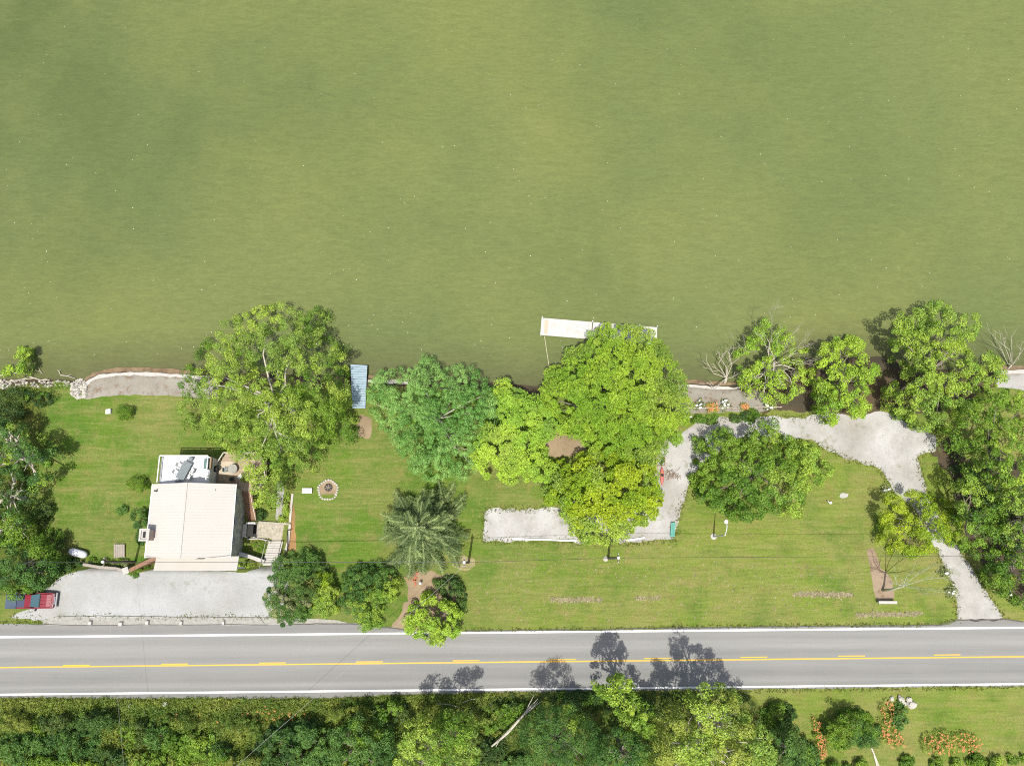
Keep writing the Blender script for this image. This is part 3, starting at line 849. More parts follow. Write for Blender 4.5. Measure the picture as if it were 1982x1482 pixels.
# south lean-to
p = [GP(302, 1080, 3.2), GP(462, 1080, 3.2), GP(462, 1104, 2.9), GP(302, 1104, 2.9)]
LX0, LX1, LY0 = p[3][0], p[2][0], p[2][1]
m = MB()
m.prism([(LX0, HY0 + 0.2), (LX1, HY0 + 0.2), (LX1, LY0), (LX0, LY0)], [3.55, 3.55, 3.05, 3.05], [3.66, 3.66, 3.16, 3.16])
lr = m.build('porch_roof', 'roof_metal', house)
m = MB(); m.box((LX0 + 5.6, HY0 - 0.15, 3.66), (0.95, 0.12, 0.08)); m.build('skylight', 'wood_grey', lr)
m = MB()
m.box((LX0 + 0.35, LY0 + 0.35, 1.5), (0.22, 0.22, 3.0)); m.build('post', 'white_trim', house)
m = MB(); m.box((LX1 - 0.35, LY0 + 0.35, 1.5), (0.22, 0.22, 3.0)); m.build('post', 'white_trim', house)
m = MB(); m.box(((LX0 + LX1) / 2, HY0 + 0.28, 1.2), (2.4, 0.08, 2.3)); gd = m.build('garage_door', 'white_trim', house)
for k in range(3):
    q = MB(); q.box(((LX0 + LX1) / 2, HY0 + 0.23, 0.5 + 0.6 * k), (2.2, 0.03, 0.5)); q.build('panel', 'terrace_white', gd)
# chimney
cb = GP(278.5, 1034.5, 6.6)
m = MB(); m.box((cb[0], cb[1], 2.3), (1.05, 1.25, 8.2)); ch = m.build('chimney', 'brick', house)
cap = MB()
for dx, dy, sxx, syy in ((-0.5, 0, 0.22, 1.5), (0.5, 0, 0.22, 1.5), (0, 0.64, 0.78, 0.22), (0, -0.64, 0.78, 0.22)):
    cap.box((cb[0] + dx, cb[1] + dy, 6.5), (sxx, syy, 0.16))
cap.build('chimney_cap', 'concrete_white', ch)
m = MB(); m.box((cb[0], cb[1], 6.43), (0.74, 1.0, 0.05)); m.build('cap_slab', 'concrete_white', ch)
m = MB(); m.box((cb[0], cb[1], 6.5), (0.28, 0.72, 0.14)); m.build('flue', 'black', ch)
# flat roofed north wing with terrace
TX0, TX1, TY0, TY1 = -44.75, -38.5, 9.5 - 0.3, 13.2
TZ = 3.1
m = MB(); m.box(((TX0 + TX1) / 2, (TY0 + TY1) / 2, (TZ - 2.2) / 2), (TX1 - TX0 - 0.3, TY1 - TY0 - 0.1, TZ + 2.0)); m.build('wing_wall', 'white_trim', house)
m = MB(); m.box(((TX0 + TX1) / 2, (TY0 + TY1) / 2, TZ), (TX1 - TX0, TY1 - TY0, 0.16)); ter = m.build('terrace_floor', 'terrace_white', house)
rail = MB()
for (x0, y0, x1, y1) in ((TX0 + 0.06, TY0 + 0.6, TX0 + 0.06, TY1 - 0.06), (TX0 + 0.06, TY1 - 0.06, TX1 - 0.06, TY1 - 0.06), (TX1 - 0.06, TY1 - 0.06, TX1 - 0.06, TY0 + 0.6)):
    L = math.hypot(x1 - x0, y1 - y0); a = math.atan2(y1 - y0, x1 - x0)
    for z, t in ((TZ + 1.05, 0.12), (TZ + 0.35, 0.06)):
        rail.box(((x0 + x1) / 2, (y0 + y1) / 2, z), (L, t, 0.07), rz=a)
    n = int(L / 0.9) + 1
    for k in range(n + 1):
        rail.box((x0 + (x1 - x0) * k / n, y0 + (y1 - y0) * k / n, TZ + 0.55), (0.09, 0.09, 1.0))
rail.build('railing', 'white_trim', house)

# terrace furniture
def chair(name, label, x, y, z, rz, mat, group=None, s=1.0):
    t = thing(name, label, 'chair', (x, y, z), group)
    c, q = math.cos(rz), math.sin(rz)
    W = lambda a, b: (x + (a * c - b * q) * s, y + (a * q + b * c) * s)
    m = MB(); p = W(0, 0); m.box((*p, z + 0.44 * s), (0.5 * s, 0.5 * s, 0.05), rz=rz); m.build('seat', mat, t)
    m = MB(); p = W(-0.24, 0); m.box((*p, z + 0.72 * s), (0.05, 0.5 * s, 0.5 * s), rz=rz, ry=-0.12); m.build('backrest', mat, t)
    for a, b in ((-0.21, -0.21), (0.21, -0.21), (0.21, 0.21), (-0.21, 0.21)):
        m = MB(); p = W(a, b); m.box((*p, z + 0.21 * s), (0.045, 0.045, 0.42 * s), rz=rz); m.build('leg', mat, t)
    for b in (-0.27, 0.27):
        m = MB(); p = W(0.0, b); m.box((*p, z + 0.64 * s), (0.48 * s, 0.05, 0.04), rz=rz); m.build('armrest', mat, t)
    return t
TF = TZ + 0.08
ta = math.atan2(1.0, 0.42)
tp = GP(355.5, 910, TF + 0.75)
t = thing('patio_table', 'long slatted grey table set diagonally on the white terrace', 'table', (tp[0], tp[1], TF))
c, s_ = math.cos(ta), math.sin(ta)
for k in range(6):
    off = (k - 2.5) * 0.19
    m = MB(); m.box((tp[0] - off * s_, tp[1] + off * c, TF + 0.73), (2.35, 0.165, 0.04), rz=ta); m.build('slat', 'table_grey', t)
for a, b in ((-1, -0.42), (1, -0.42), (1, 0.42), (-1, 0.42)):
    m = MB(); m.box((tp[0] + a * c - b * s_, tp[1] + a * s_ + b * c, TF + 0.355), (0.07, 0.07, 0.71), rz=ta); m.build('leg', 'table_grey', t)
m = MB(); m.box((tp[0], tp[1], TF + 0.68), (2.2, 0.9, 0.05), rz=ta); m.build('apron', 'table_grey', t)
CH = [(-0.6, 0.95, -1, 'at the lower left side of the terrace table'), (0.35, 0.95, -1, 'at the upper left side of the terrace table'),
      (-0.6, -0.95, 1, 'at the lower right side of the terrace table'), (0.35, -0.95, 1, 'at the upper right side of the terrace table'),
      (1.65, 0, 2, 'at the far end of the terrace table'), (-1.5, 0.1, 0, 'at the house end of the terrace table')]
for a, b, k, lab in CH:
    rz = ta + {(-1): -math.pi / 2, 1: math.pi / 2, 2: math.pi, 0: 0.0}[k]
    chair('patio_chair', 'light grey metal chair ' + lab, tp[0] + a * c - b * s_, tp[1] + a * s_ + b * c, TF, rz, 'galvanized' if k in (-1, 1) else 'table_grey', 'chairs round the terrace table')
q = GP(399, 897, TF + 0.6)
t = thing('storage_box', 'dark green lidded storage box in the corner of the white terrace', 'box', (q[0], q[1], TF))
m = MB(); m.box((q[0], q[1], TF + 0.27), (0.55, 1.2, 0.54)); m.build('body', 'box_green', t)
m = MB(); m.box((q[0], q[1], TF + 0.57), (0.62, 1.28, 0.06), taper=0.92); m.build('lid', 'box_green', t)
q = GP(406, 896, TF + 0.3)
t = thing('planter', 'narrow brown planter between the green box and the terrace railing', 'planter', (q[0] + 0.1, q[1], TF))
m = MB(); m.box((q[0] + 0.1, q[1], TF + 0.2), (0.26, 1.35, 0.4)); m.build('trough', 'wood_brown', t)
m = MB(); m.box((q[0] + 0.1, q[1], TF + 0.41), (0.2, 1.25, 0.02)); m.build('soil', 'soil', t)

# wooden deck right of the wing
DZ = 0.55
dk = [GP(x, y, DZ)[:2] for x, y in ((409, 940), (412, 898), (437, 877), (500, 877), (517, 893), (517, 925), (505, 948), (472, 950))]
DX0 = TX1 + 0.02
dk = [(max(p[0], DX0), p[1]) for p in dk]
ctr = np.mean(dk, 0)
deck = thing('wooden_deck', 'tan wooden deck in the corner beside the white terrace', 'deck', (ctr[0], ctr[1], gz))
from mathutils.geometry import intersect_line_line_2d
ys = np.arange(min(p[1] for p in dk) + 0.08, max(p[1] for p in dk), 0.165)
for y in ys:
    xs_ = []
    for i in range(len(dk)):
        a, b = dk[i], dk[(i + 1) % len(dk)]
        if (a[1] > y) != (b[1] > y): xs_.append(a[0] + (y - a[1]) * (b[0] - a[0]) / (b[1] - a[1]))
    if len(xs_) >= 2:
        m = MB(); m.box(((min(xs_) + max(xs_)) / 2, y, DZ - 0.02), (max(xs_) - min(xs_), 0.15, 0.04)); m.build('plank', 'wood_tan', deck)
m = MB(); m.prism([tuple(ctr + (np.array(p) - ctr) * 0.985) for p in dk], DZ - 0.25, DZ - 0.045); m.build('frame', 'wood_brown', deck)
for p in dk[1:]:
    m = MB(); q = ctr + (np.array(p) - ctr) * 0.95; m.box((q[0], q[1], (DZ - 0.25 - 1.6) / 2), (0.12, 0.12, DZ - 0.25 + 1.6)); m.build('post', 'wood_grey', deck)
for i in (1, 2, 3, 4, 5):
    a, b = np.array(dk[i]), np.array(dk[i + 1])
    a = ctr + (a - ctr) * 0.98; b = ctr + (b - ctr) * 0.98
    L = np.linalg.norm(b - a); an = math.atan2(b[1] - a[1], b[0] - a[0])
    m = MB(); m.box((*((a + b) / 2), DZ + 0.98), (L, 0.13, 0.06), rz=an)
    for k in range(int(L / 0.5) + 1):
        q = a + (b - a) * k / max(1, int(L / 0.5)); m.box((q[0], q[1], DZ + 0.475), (0.06, 0.06, 0.95), rz=an)
    m.build('railing', 'wood_pale', deck)
q = GP(437, 906, DZ)
rug = MB(); rug.box((q[0], q[1], DZ + 0.012), (1.9, 1.75, 0.02)); o = rug.build('rug', 'tan_fabric', None, (q[0], q[1], DZ)); tag(o, 'square tan woven rug lying on the wooden deck', 'rug')
q = GP(450, 907, DZ + 0.7)
t = thing('deck_table', 'grey round table standing on the rug of the wooden deck', 'table', (q[0], q[1], DZ + 0.022))
m = MB(); m.tube([(q[0], q[1], DZ + 0.68), (q[0], q[1], DZ + 0.72)], 0.62, 14); m.build('top', 'path_grey', t)
m = MB(); m.tube([(q[0], q[1], DZ + 0.05), (q[0], q[1], DZ + 0.68)], 0.05, 8); m.build('column', 'galvanized', t)
m = MB(); m.tube([(q[0], q[1], DZ + 0.022), (q[0], q[1], DZ + 0.05)], 0.3, 10); m.build('foot', 'galvanized', t)
chair('deck_chair', 'dark chair left of the round deck table', q[0] - 0.95, q[1] - 0.1, DZ + 0.022, 0.1, 'table_grey', 'chairs on the deck')
chair('deck_chair', 'dark chair below the round deck table', q[0] - 0.1, q[1] - 1.3, DZ, 1.6, 'black', 'chairs on the deck')
chair('deck_chair', 'grey chair right of the round deck table', q[0] + 1.0, q[1] - 1.0, DZ, 2.4, 'galvanized', 'chairs on the deck')
q = GP(415, 907, DZ + 0.9)
t = thing('kettle_grill', 'black round grill beside the terrace corner on the deck', 'grill', (q[0] + 0.15, q[1], DZ))
m = MB(); n_ = 12
m.loft([[(q[0] + 0.15 + r * math.cos(2 * math.pi * k / n_), q[1] + r * math.sin(2 * math.pi * k / n_), DZ + z) for k in range(n_)] for r, z in ((0.12, 0.55), (0.36, 0.7), (0.42, 0.85), (0.36, 1.0), (0.15, 1.1))])
m.build('kettle', 'black', t, smooth=True)
for a in (0.5, 2.6, 4.7):
    m = MB(); m.tube([(q[0] + 0.15 + 0.15 * math.cos(a), q[1] + 0.15 * math.sin(a), DZ + 0.6), (q[0] + 0.15 + 0.36 * math.cos(a), q[1] + 0.36 * math.sin(a), DZ)], 0.02, 6); m.build('leg', 'galvanized', t)

# brown stairs from the deck down to the patio
PZ = -1.25
a = GP(478, 950, DZ); b = GP(489, 1008, PZ)
t = thing('wooden_stairs', 'reddish brown wooden stairs between house wall and lawn', 'stairs', (b[0], b[1], PZ))
ns = 14
for k in range(ns):
    f = (k + 0.5) / ns; p = a * (1 - f) + b * f
    m = MB(); m.box((p[0], p[1], p[2]), (1.05, (a[1] - b[1]) / ns * 0.93, 0.05)); m.build('tread', 'wood_brown', t)
for sx_ in (-0.58, 0.58):
    m = MB(); p0 = a + [sx_, 0, -0.12]; p1 = b + [sx_, 0, -0.0]
    m.add([(p0[0] - 0.03, p0[1], p0[2] - 0.15), (p0[0] + 0.03, p0[1], p0[2] - 0.15), (p0[0] + 0.03, p0[1], p0[2] + 0.15), (p0[0] - 0.03, p0[1], p0[2] + 0.15),
           (p1[0] - 0.03, p1[1], p1[2] - 0.05), (p1[0] + 0.03, p1[1], p1[2] - 0.05), (p1[0] + 0.03, p1[1], p1[2] + 0.2), (p1[0] - 0.03, p1[1], p1[2] + 0.2)],
          [(0, 1, 2, 3), (7, 6, 5, 4), (0, 4, 5, 1), (1, 5, 6, 2), (2, 6, 7, 3), (3, 7, 4, 0)])
    m.build('stringer', 'wood_brown', t)
m = MB(); m.tube([a + [0.66, 0, 0.95], b + [0.66, 0.2, 0.95]], 0.06, 6)
for f in (0.02, 0.35, 0.68, 0.97):
    p = a * (1 - f) + b * f + [0.66, 0, 0]; m.tube([p + [0, 0, -0.1], p + [0, 0, 0.93]], 0.045, 6)
m.build('handrail', 'wood_pale', t)

# patio, walls, concrete steps
pp = [GP(x, y, PZ)[:2] for x, y in ((486, 1010), (559, 1013), (558, 1046), (548, 1048), (528, 1046), (522, 1041), (486, 1041))]
m = MB(); m.prism([tuple(p) for p in pp], -1.9, PZ); o = m.build('patio', 'patio_stone', None, (np.mean([p[0] for p in pp]), np.mean([p[1] for p in pp]), -1.45)); tag(o, 'speckled tan stone patio at the side of the house', 'patio', kind='structure')
def wall_run(name, label, pts, z0s, z1s, wdt, mat, cat='wall'):
    P = [np.array(p[:2]) for p in pts]
    c = np.mean(P, 0)
    t = thing(name, label, cat, (c[0], c[1], min(z0s)))
    for i in range(len(P) - 1):
        a, b = P[i], P[i + 1]; d = (b - a) / np.linalg.norm(b - a); n_ = np.array([-d[1], d[0]]) * wdt / 2
        m = MB(); m.prism([tuple(a - n_), tuple(b - n_), tuple(b + n_), tuple(a + n_)], [z0s[i], z0s[i + 1], z0s[i + 1], z0s[i]], [z1s[i], z1s[i + 1], z1s[i + 1], z1s[i]])
        m.build('section', mat, t)
    return t
E_ = lambda x, y, z: GP(x, y, z)
wall_run('patio_wall', 'low tan wall along the lake side of the patio', [E_(500, 1010, -0.9), E_(530, 1012, -0.9), E_(560, 1014, -0.9)], [-1.7] * 3, [-0.95] * 3, 0.25, 'patio_stone')
wall_run('patio_wall', 'pale wall bordering the right side of the patio', [E_(561, 1014, -0.6), E_(558, 1046, -0.6), E_(553, 1066, -0.6)], [-1.7, -1.6, -1.5], [-0.6, -0.6, -0.5], 0.3, 'concrete')
wall_run('garden_wall', 'pale wall along the path toward the lake', [E_(561, 1010, -0.8), E_(563, 985, -0.8), E_(566, 955, -0.9)], [-1.8] * 3, [-0.8, -0.8, -0.9], 0.28, 'concrete')
wall_run('garden_wall', 'white wall between the house corner and the parking', [E_(462, 1071, 0.35), E_(486, 1078, 0.35), E_(511, 1087, 0.3)], [-1.8, -1.8, -1.8], [0.35, 0.35, 0.3], 0.45, 'concrete_white')
wall_run('garden_wall', 'thin curb round the sunken green bed', [E_(478, 1043, -0.9), E_(500, 1042, -0.9), E_(523, 1047, -0.9), E_(519, 1060, -0.8)], [-1.8] * 4, [-0.98] * 4, 0.15, 'concrete')
# concrete steps, ten treads, going down to the north
s0 = GP(522, 1094, 0.02); s1 = GP(534, 1047, PZ)
t = thing('concrete_steps', 'flight of pale concrete steps from the parking down to the patio', 'steps', (s1[0], s1[1], PZ - 0.2))
ns = 10
for k in range(ns):
    f0, f1 = k / ns, (k + 1) / ns
    p0 = s0 * (1 - f0) + s1 * f0; p1 = s0 * (1 - f1) + s1 * f1
    z = 0.0 + (PZ - 0.0) * (k + 0.6) / ns
    xm = (p0[0] + p1[0]) / 2; wd = 0.95
    m = MB(); m.prism([(p0[0] - wd, p0[1]), (p0[0] + wd, p0[1]), (p1[0] + wd, p1[1]), (p1[0] - wd, p1[1])], -1.8, z); m.build('step', 'concrete_white', t)
for sgn, nm in ((-1, 'wire_pale'), (1, 'black')):
    m = MB(); a = s0 + [sgn * 1.02, -0.3, 0.9]; b = s1 + [sgn * 1.02, 0.1, 0.9]
    m.tube([a, b], 0.04, 6)
    for f in (0.03, 0.5, 0.97):
        p = a * (1 - f) + b * f; m.tube([p + [0, 0, -1.1], p], 0.035, 6)
    m.build('handrail', nm, t)
sheet('concrete_path', [(533, 1006), (551, 1007), (551, 960), (548, 930), (536, 930), (535, 965)], 'path_grey', 0.02, 'narrow grey concrete path leading from the patio toward the lake', 'path', 0.05, 30)
q = GP(489, 1027, PZ + 0.1)
t = thing('door_porch', 'small dark entrance porch with white frame against the house wall', 'porch', (q[0], q[1], PZ))
for dx, dy in ((-0.55, -0.85), (0.55, -0.85), (0.55, 0.85), (-0.55, 0.85)):
    m = MB(); m.box((q[0] + dx, q[1] + dy, PZ + 0.55), (0.1, 0.1, 1.1)); m.build('post', 'white_trim', t)
m = MB(); m.box((q[0], q[1], PZ + 0.02), (1.0, 1.6, 0.04)); m.build('mat', 'black', t)
m = MB(); m.box((q[0], q[1], PZ + 1.12), (0.8, 1.45, 0.04)); m.build('cover', 'black', t)
m = MB(); m.box((q[0], q[1] + 0.95, PZ + 1.1), (1.2, 0.2, 0.06)); m.build('lintel', 'white_trim', t)
m = MB(); m.box((q[0] - 0.75, q[1], PZ + 1.0), (0.5, 1.6, 0.08)); m.build('ledge', 'concrete_white', t)
# lamp/handrail stand at the patio corner
q = G(555, 1030)
t = thing('patio_railing', 'black metal railing on the right rim of the patio', 'railing', (q[0], q[1], PZ))
a = E_(556, 1026, PZ + 0.9); b = E_(556, 1062, PZ + 1.1)
m = MB(); m.tube([a, b], 0.05, 6); m.tube([a, a + [0.55, 0.1, 0]], 0.05, 6); m.build('rail', 'black', t)
for f in (0.0, 0.5, 1.0):
    m = MB(); p = a * (1 - f) + b * f; m.tube([(p[0], p[1], PZ - 0.4), p], 0.045, 6); m.build('post', 'black', t)
# retaining walls of the parking
wall_run('retaining_wall', 'tan timber retaining wall along the upper edge of the parking', [E_(160, 1092, 0.3), E_(190, 1097, 0.3), E_(225, 1100, 0.3), E_(244, 1106, 0.3)], [-1.5] * 4, [0.28, 0.3, 0.3, 0.3], 0.35, 'wood_grey')
wall_run('retaining_wall', 'slanting brown timber wall between parking and house corner', [E_(250, 1104, 0.5), E_(275, 1091, 0.5), E_(302, 1079, 0.6)], [-1.5] * 3, [0.45, 0.5, 0.6], 0.5, 'wood_brown')
o = MB().box((*E_(243, 1104, 0.4)[:2], -0.2), (0.75, 0.85, 1.3), rz=0.4).build('gate_post', 'concrete', None, (*E_(243, 1104, 0.4)[:2], -0.85)); tag(o, 'square pale block post at the end of the timber wall', 'post')
q = G(233, 1066)
t = thing('wooden_platform', 'weathered wooden platform lying on the lawn left of the house', 'platform', q)
for k in range(6):
    m = MB(); m.box((q[0] + (k - 2.5) * 0.235, q[1], q[2] + 0.3), (0.215, 1.75, 0.05), rz=0.12); m.build('plank', 'wood_grey', t)
m = MB(); m.box((q[0], q[1], q[2] + 0.13), (1.3, 1.6, 0.28), rz=0.12); m.build('frame', 'wood_brown', t)
q = G(156, 1070)
t = thing('propane_tank', 'white oval gas tank half hidden under the left trees', 'tank', q)
n_ = 12
m = MB()
rr = [(-1.25, 0.05), (-1.15, 0.28), (-0.95, 0.42), (-0.7, 0.48), (0.7, 0.48), (0.95, 0.42), (1.15, 0.28), (1.25, 0.05)]
an = -0.25
m.loft([[(q[0] + x * math.cos(an) - r * math.cos(2 * math.pi * k / n_) * math.sin(an), q[1] + x * math.sin(an) + r * math.cos(2 * math.pi * k / n_) * math.cos(an), q[2] + 0.62 + r * math.sin(2 * math.pi * k / n_)) for k in range(n_)] for x, r in rr])
m.build('vessel', 'tank_white', t, smooth=True)
m = MB(); m.tube([(q[0], q[1], q[2] + 1.05), (q[0], q[1], q[2] + 1.22)], 0.2, 10); m.build('valve_dome', 'tank_white', t)
for x in (-0.7, 0.7):
    m = MB(); m.box((q[0] + x * math.cos(an), q[1] + x * math.sin(an), q[2] + 0.1), (0.15, 0.7, 0.3), rz=an); m.build('foot', 'concrete', t)
q = G(212, 797)
t = thing('garden_box', 'small white box standing on the lawn by the shore', 'box', q)
m = MB(); m.box((q[0], q[1], q[2] + 0.2), (0.62, 0.6, 0.4), rz=0.1); m.build('body', 'white_trim', t, bevel=0.03)
m = MB(); m.box((q[0], q[1], q[2] + 0.43), (0.68, 0.66, 0.05), rz=0.1, taper=0.9); m.build('lid', 'blossom_white', t)

# ------------------------------------------------------------------ pickup truck
f_ = G(117, 1161); b_ = G(15, 1161)
ty = f_[1]
tx0 = b_[0] + 0.3
TL = f_[0] - tx0 - 0.1
S_ = lambda k: tx0 + TL * k / 6.4
truck = thing('pickup_truck', 'dark red pickup truck with blue covered bed parked under the left tree', 'truck', ((tx0 + f_[0]) / 2, ty, 0.012))
W2 = 0.98
def ring(x, hw, z0, z1, top=None):
    top = hw if top is None else top
    return [(x, ty - hw, z0), (x, ty + hw, z0), (x, ty + hw * 1.0, (z0 + z1) / 2), (x, ty + top, z1), (x, ty - top, z1), (x, ty - hw * 1.0, (z0 + z1) / 2)]
m = MB(); m.loft([ring(S_(0.25), W2, 0.55, 1.05), ring(S_(2.6), W2, 0.5, 1.1), ring(S_(4.2), W2, 0.45, 1.12), ring(S_(5.9), W2 * 0.98, 0.45, 1.02, 0.9), ring(S_(6.2), W2 * 0.9, 0.5, 0.92, 0.8)])
body = m.build('body', 'car_red', truck, bevel=0.04)
m = MB(); m.loft([ring(S_(4.55), 0.84, 1.08, 1.20, 0.78), ring(S_(5.4), 0.82, 1.02, 1.16, 0.74), ring(S_(5.95), 0.78, 0.95, 1.04, 0.66)]); hood = m.build('hood', 'car_red', truck, bevel=0.03)
for yy in (-0.45, 0.0, 0.45):
    r = MB(); r.add([(S_(4.65), ty + yy - 0.05, 1.20), (S_(5.85), ty + yy * 0.8 - 0.03, 1.075), (S_(5.85), ty + yy * 0.8 + 0.03, 1.075), (S_(4.65), ty + yy + 0.05, 1.20), (S_(4.65), ty + yy, 1.24), (S_(5.85), ty + yy * 0.8, 1.10)],
                    [(0, 1, 5, 4), (4, 5, 2, 3), (0, 4, 3), (1, 2, 5)]); r.build('crease', 'car_red', hood)
m = MB(); m.loft([ring(S_(2.75), 0.93, 1.08, 1.1, 0.88), ring(S_(2.95), 0.9, 1.1, 1.75, 0.72), ring(S_(3.7), 0.9, 1.1, 1.80, 0.72), ring(S_(3.75), 0.9, 1.1, 1.78, 0.71)]); m.build('cab', 'car_red', truck, bevel=0.04)
m = MB()
m.add([(S_(3.77), ty - 0.70, 1.77), (S_(3.77), ty + 0.70, 1.77), (S_(4.5), ty + 0.84, 1.20), (S_(4.5), ty - 0.84, 1.20), (S_(3.77), ty - 0.70, 1.1), (S_(3.77), ty + 0.70, 1.1), (S_(4.5), ty + 0.84, 1.1), (S_(4.5), ty - 0.84, 1.1)],
      [(0, 3, 2, 1), (0, 4, 7, 3), (1, 2, 6, 5), (2, 3, 7, 6)]); m.build('windshield', 'glass', truck)
m = MB(); m.box((S_(4.56), ty, 1.2), (0.14, 1.6, 0.03)); m.build('wiper_cowl', 'black', truck)
for sg in (-1, 1):
    m = MB(); m.add([(S_(2.98), ty + sg * 0.79, 1.68), (S_(3.7), ty + sg * 0.79, 1.70), (S_(3.95), ty + sg * 0.915, 1.18), (S_(2.98), ty + sg * 0.915, 1.18)], [(0, 1, 2, 3)]); m.build('side_window', 'dark_glass', truck)
    m = MB(); m.box((S_(4.2), ty + sg * 1.12, 1.2), (0.14, 0.26, 0.2), rz=sg * 0.5); m.tube([(S_(4.25), ty + sg * 0.93, 1.15), (S_(4.2), ty + sg * 1.08, 1.18)], 0.03, 6); m.build('mirror', 'black', truck)
    m = MB(); m.box((S_(6.12), ty + sg * 0.62, 0.86), (0.12, 0.34, 0.18)); m.build('headlight', 'chrome', truck)
    m = MB(); m.box((S_(0.2), ty + sg * 0.88, 0.9), (0.06, 0.16, 0.3)); m.build('tail_light', 'kayak_red', truck)
m = MB(); m.box((S_(6.28), ty, 0.56), (0.16, 1.85, 0.24)); m.build('bumper', 'chrome', truck, bevel=0.04)
m = MB(); m.box((S_(6.21), ty, 0.80), (0.08, 0.9, 0.22)); m.build('grille', 'chrome', truck)
m = MB(); m.box((S_(0.15), ty, 0.5), (0.14, 1.8, 0.18)); m.build('bumper', 'chrome', truck)
m = MB(); m.box((S_(2.15), ty, 1.12), (1.05, 1.6, 0.05)); m.build('bed_liner', 'car_navy', truck)
m = MB(); m.loft([[(S_(0.2), ty - 0.98, 1.06), (S_(0.2), ty + 0.98, 1.06), (S_(0.2), ty + 0.9, 1.2), (S_(0.2), ty - 0.9, 1.2)], [(S_(1.6), ty - 0.98, 1.06), (S_(1.6), ty + 0.98, 1.06), (S_(1.6), ty + 0.9, 1.22), (S_(1.6), ty - 0.9, 1.22)]]); m.build('bed_cover', 'tarp_blue', truck)
for x in (1.35, 5.2):
    for sg in (-1, 1):
        m = MB(); cx, cy = S_(x), ty + sg * 0.86
        m.loft([[(cx + r * math.cos(2 * math.pi * k / 16), cy + yy, 0.39 + r * math.sin(2 * math.pi * k / 16)) for k in range(16)] for r, yy in ((0.33, -0.12), (0.38, -0.09), (0.38, 0.09), (0.33, 0.12))])
        wh = m.build('wheel', 'tyre', truck)
        m = MB(); m.tube([(cx, cy + sg * 0.10, 0.39), (cx, cy + sg * 0.135, 0.39)], 0.22, 12); m.build('rim', 'chrome', wh)

# parking blocks
for k, (x, y, lab) in enumerate(((176, 1205, 'leftmost of the five along the road shoulder'), (235, 1207, 'second from the left on the road shoulder'), (286.5, 1204.5, 'third from the left on the road shoulder'), (352, 1205, 'fourth from the left on the road shoulder'), (434, 1205, 'rightmost of the five along the road shoulder'))):
    q = G(x, y); q[2] = 0.02
    rz = 0.05 * ((k * 7) % 3 - 1)
    t = thing('concrete_block', 'white concrete block, ' + lab, 'block', q, 'white blocks along the parking edge')
    sx_ = (0.5, 0.52, 0.45, 0.36, 0.28)[k]
    m = MB(); m.box((q[0], q[1], 0.02 + 0.18), (sx_, 0.52, 0.36), rz=rz, taper=0.86); m.build('body', 'concrete_white', t, bevel=0.02)
    m = MB(); m.box((q[0], q[1], 0.02 + 0.37), (sx_ * 0.4, 0.12, 0.03), rz=rz); m.build('lifting_loop', 'galvanized', t)

# ------------------------------------------------------------------ docks
a = GP(694, 706, -1.1); b = GP(694.5, 790, -1.0)
t = thing('blue_dock', 'blue grey planked dock reaching over the water beside the big tree', 'dock', (b[0], b[1], -1.5))
n_ = 18
for k in range(n_):
    f = (k + 0.5) / n_; p = a * (1 - f) + b * f; wdt = 2.3 - 0.55 * f
    m = MB(); m.box((p[0] + 0.06 - 0.05 * f, p[1], -1.05), (wdt, (a[1] - b[1]) / n_ * 0.88, 0.06 + 0.02 * (k % 3)), rz=-0.06 * (1 - f)); m.build('plank', 'dock_blue', t)
for sg in (-0.7, 0.75):
    m = MB(); m.box(((a[0] + b[0]) / 2 + sg, (a[1] + b[1]) / 2, -1.2), (0.12, a[1] - b[1] - 0.2, 0.22)); m.build('beam', 'wood_grey', t)
    for f in (0.04, 0.5):
        p = a * (1 - f) + b * f; m = MB(); m.tube([(p[0] + sg, p[1], -3.6), (p[0] + sg, p[1], -1.3)], 0.09, 8); m.build('pile', 'wood_grey', t)
A = GP(1047, 631.5, WATER + 0.45); B = GP(1271.5, 650, WATER + 0.45)
dirv = (B - A); Ld = np.linalg.norm(dirv); dirv /= Ld; an = math.atan2(dirv[1], dirv[0])
t = thing('floating_dock', 'long white floating dock in three sections moored off the shore', 'dock', ((A + B) / 2 - [0, 0, 0.45]))
secs = [(0.0, 0.437), (0.445, 0.842), (0.85, 1.0)]
nv = np.array([-dirv[1], dirv[0], 0])
for f0, f1 in secs:
    p0 = A + dirv * Ld * f0; p1 = A + dirv * Ld * f1; cc = (p0 + p1) / 2; L = Ld * (f1 - f0)
    m = MB(); m.box((cc[0], cc[1], WATER + 0.2), (L, 2.35, 0.4), rz=an); sec = m.build('section', 'dock_white', t)
    npk = max(2, int(L / 0.42))
    for k in range(npk):
        q = p0 + (p1 - p0) * (k + 0.5) / npk
        m = MB(); m.box((q[0], q[1], WATER + 0.43), (L / npk * 0.985, 2.5, 0.05), rz=an); m.build('plank', 'dock_white', sec)
for f in (0.005, 0.44, 0.846, 0.995):
    for sg in (-1, 1):
        q = A + dirv * Ld * f + nv * sg * 1.3
        if f == 0.005 or sg > 0:
            m = MB(); m.tube([(q[0], q[1], WATER - 1.2), (q[0], q[1], WATER + 0.85)], 0.07, 8); m.build('post', 'white_trim', t)
q = A + dirv * 0.75
m = MB(); m.box((q[0], q[1], WATER + 0.49), (0.5, 2.1, 0.05), rz=an); m.build('mat', 'tan_fabric', t)
r0 = GP(1054, 651, WATER + 0.5); r1 = G(1064, 722); r1[2] = max(r1[2], WATER) + 0.3
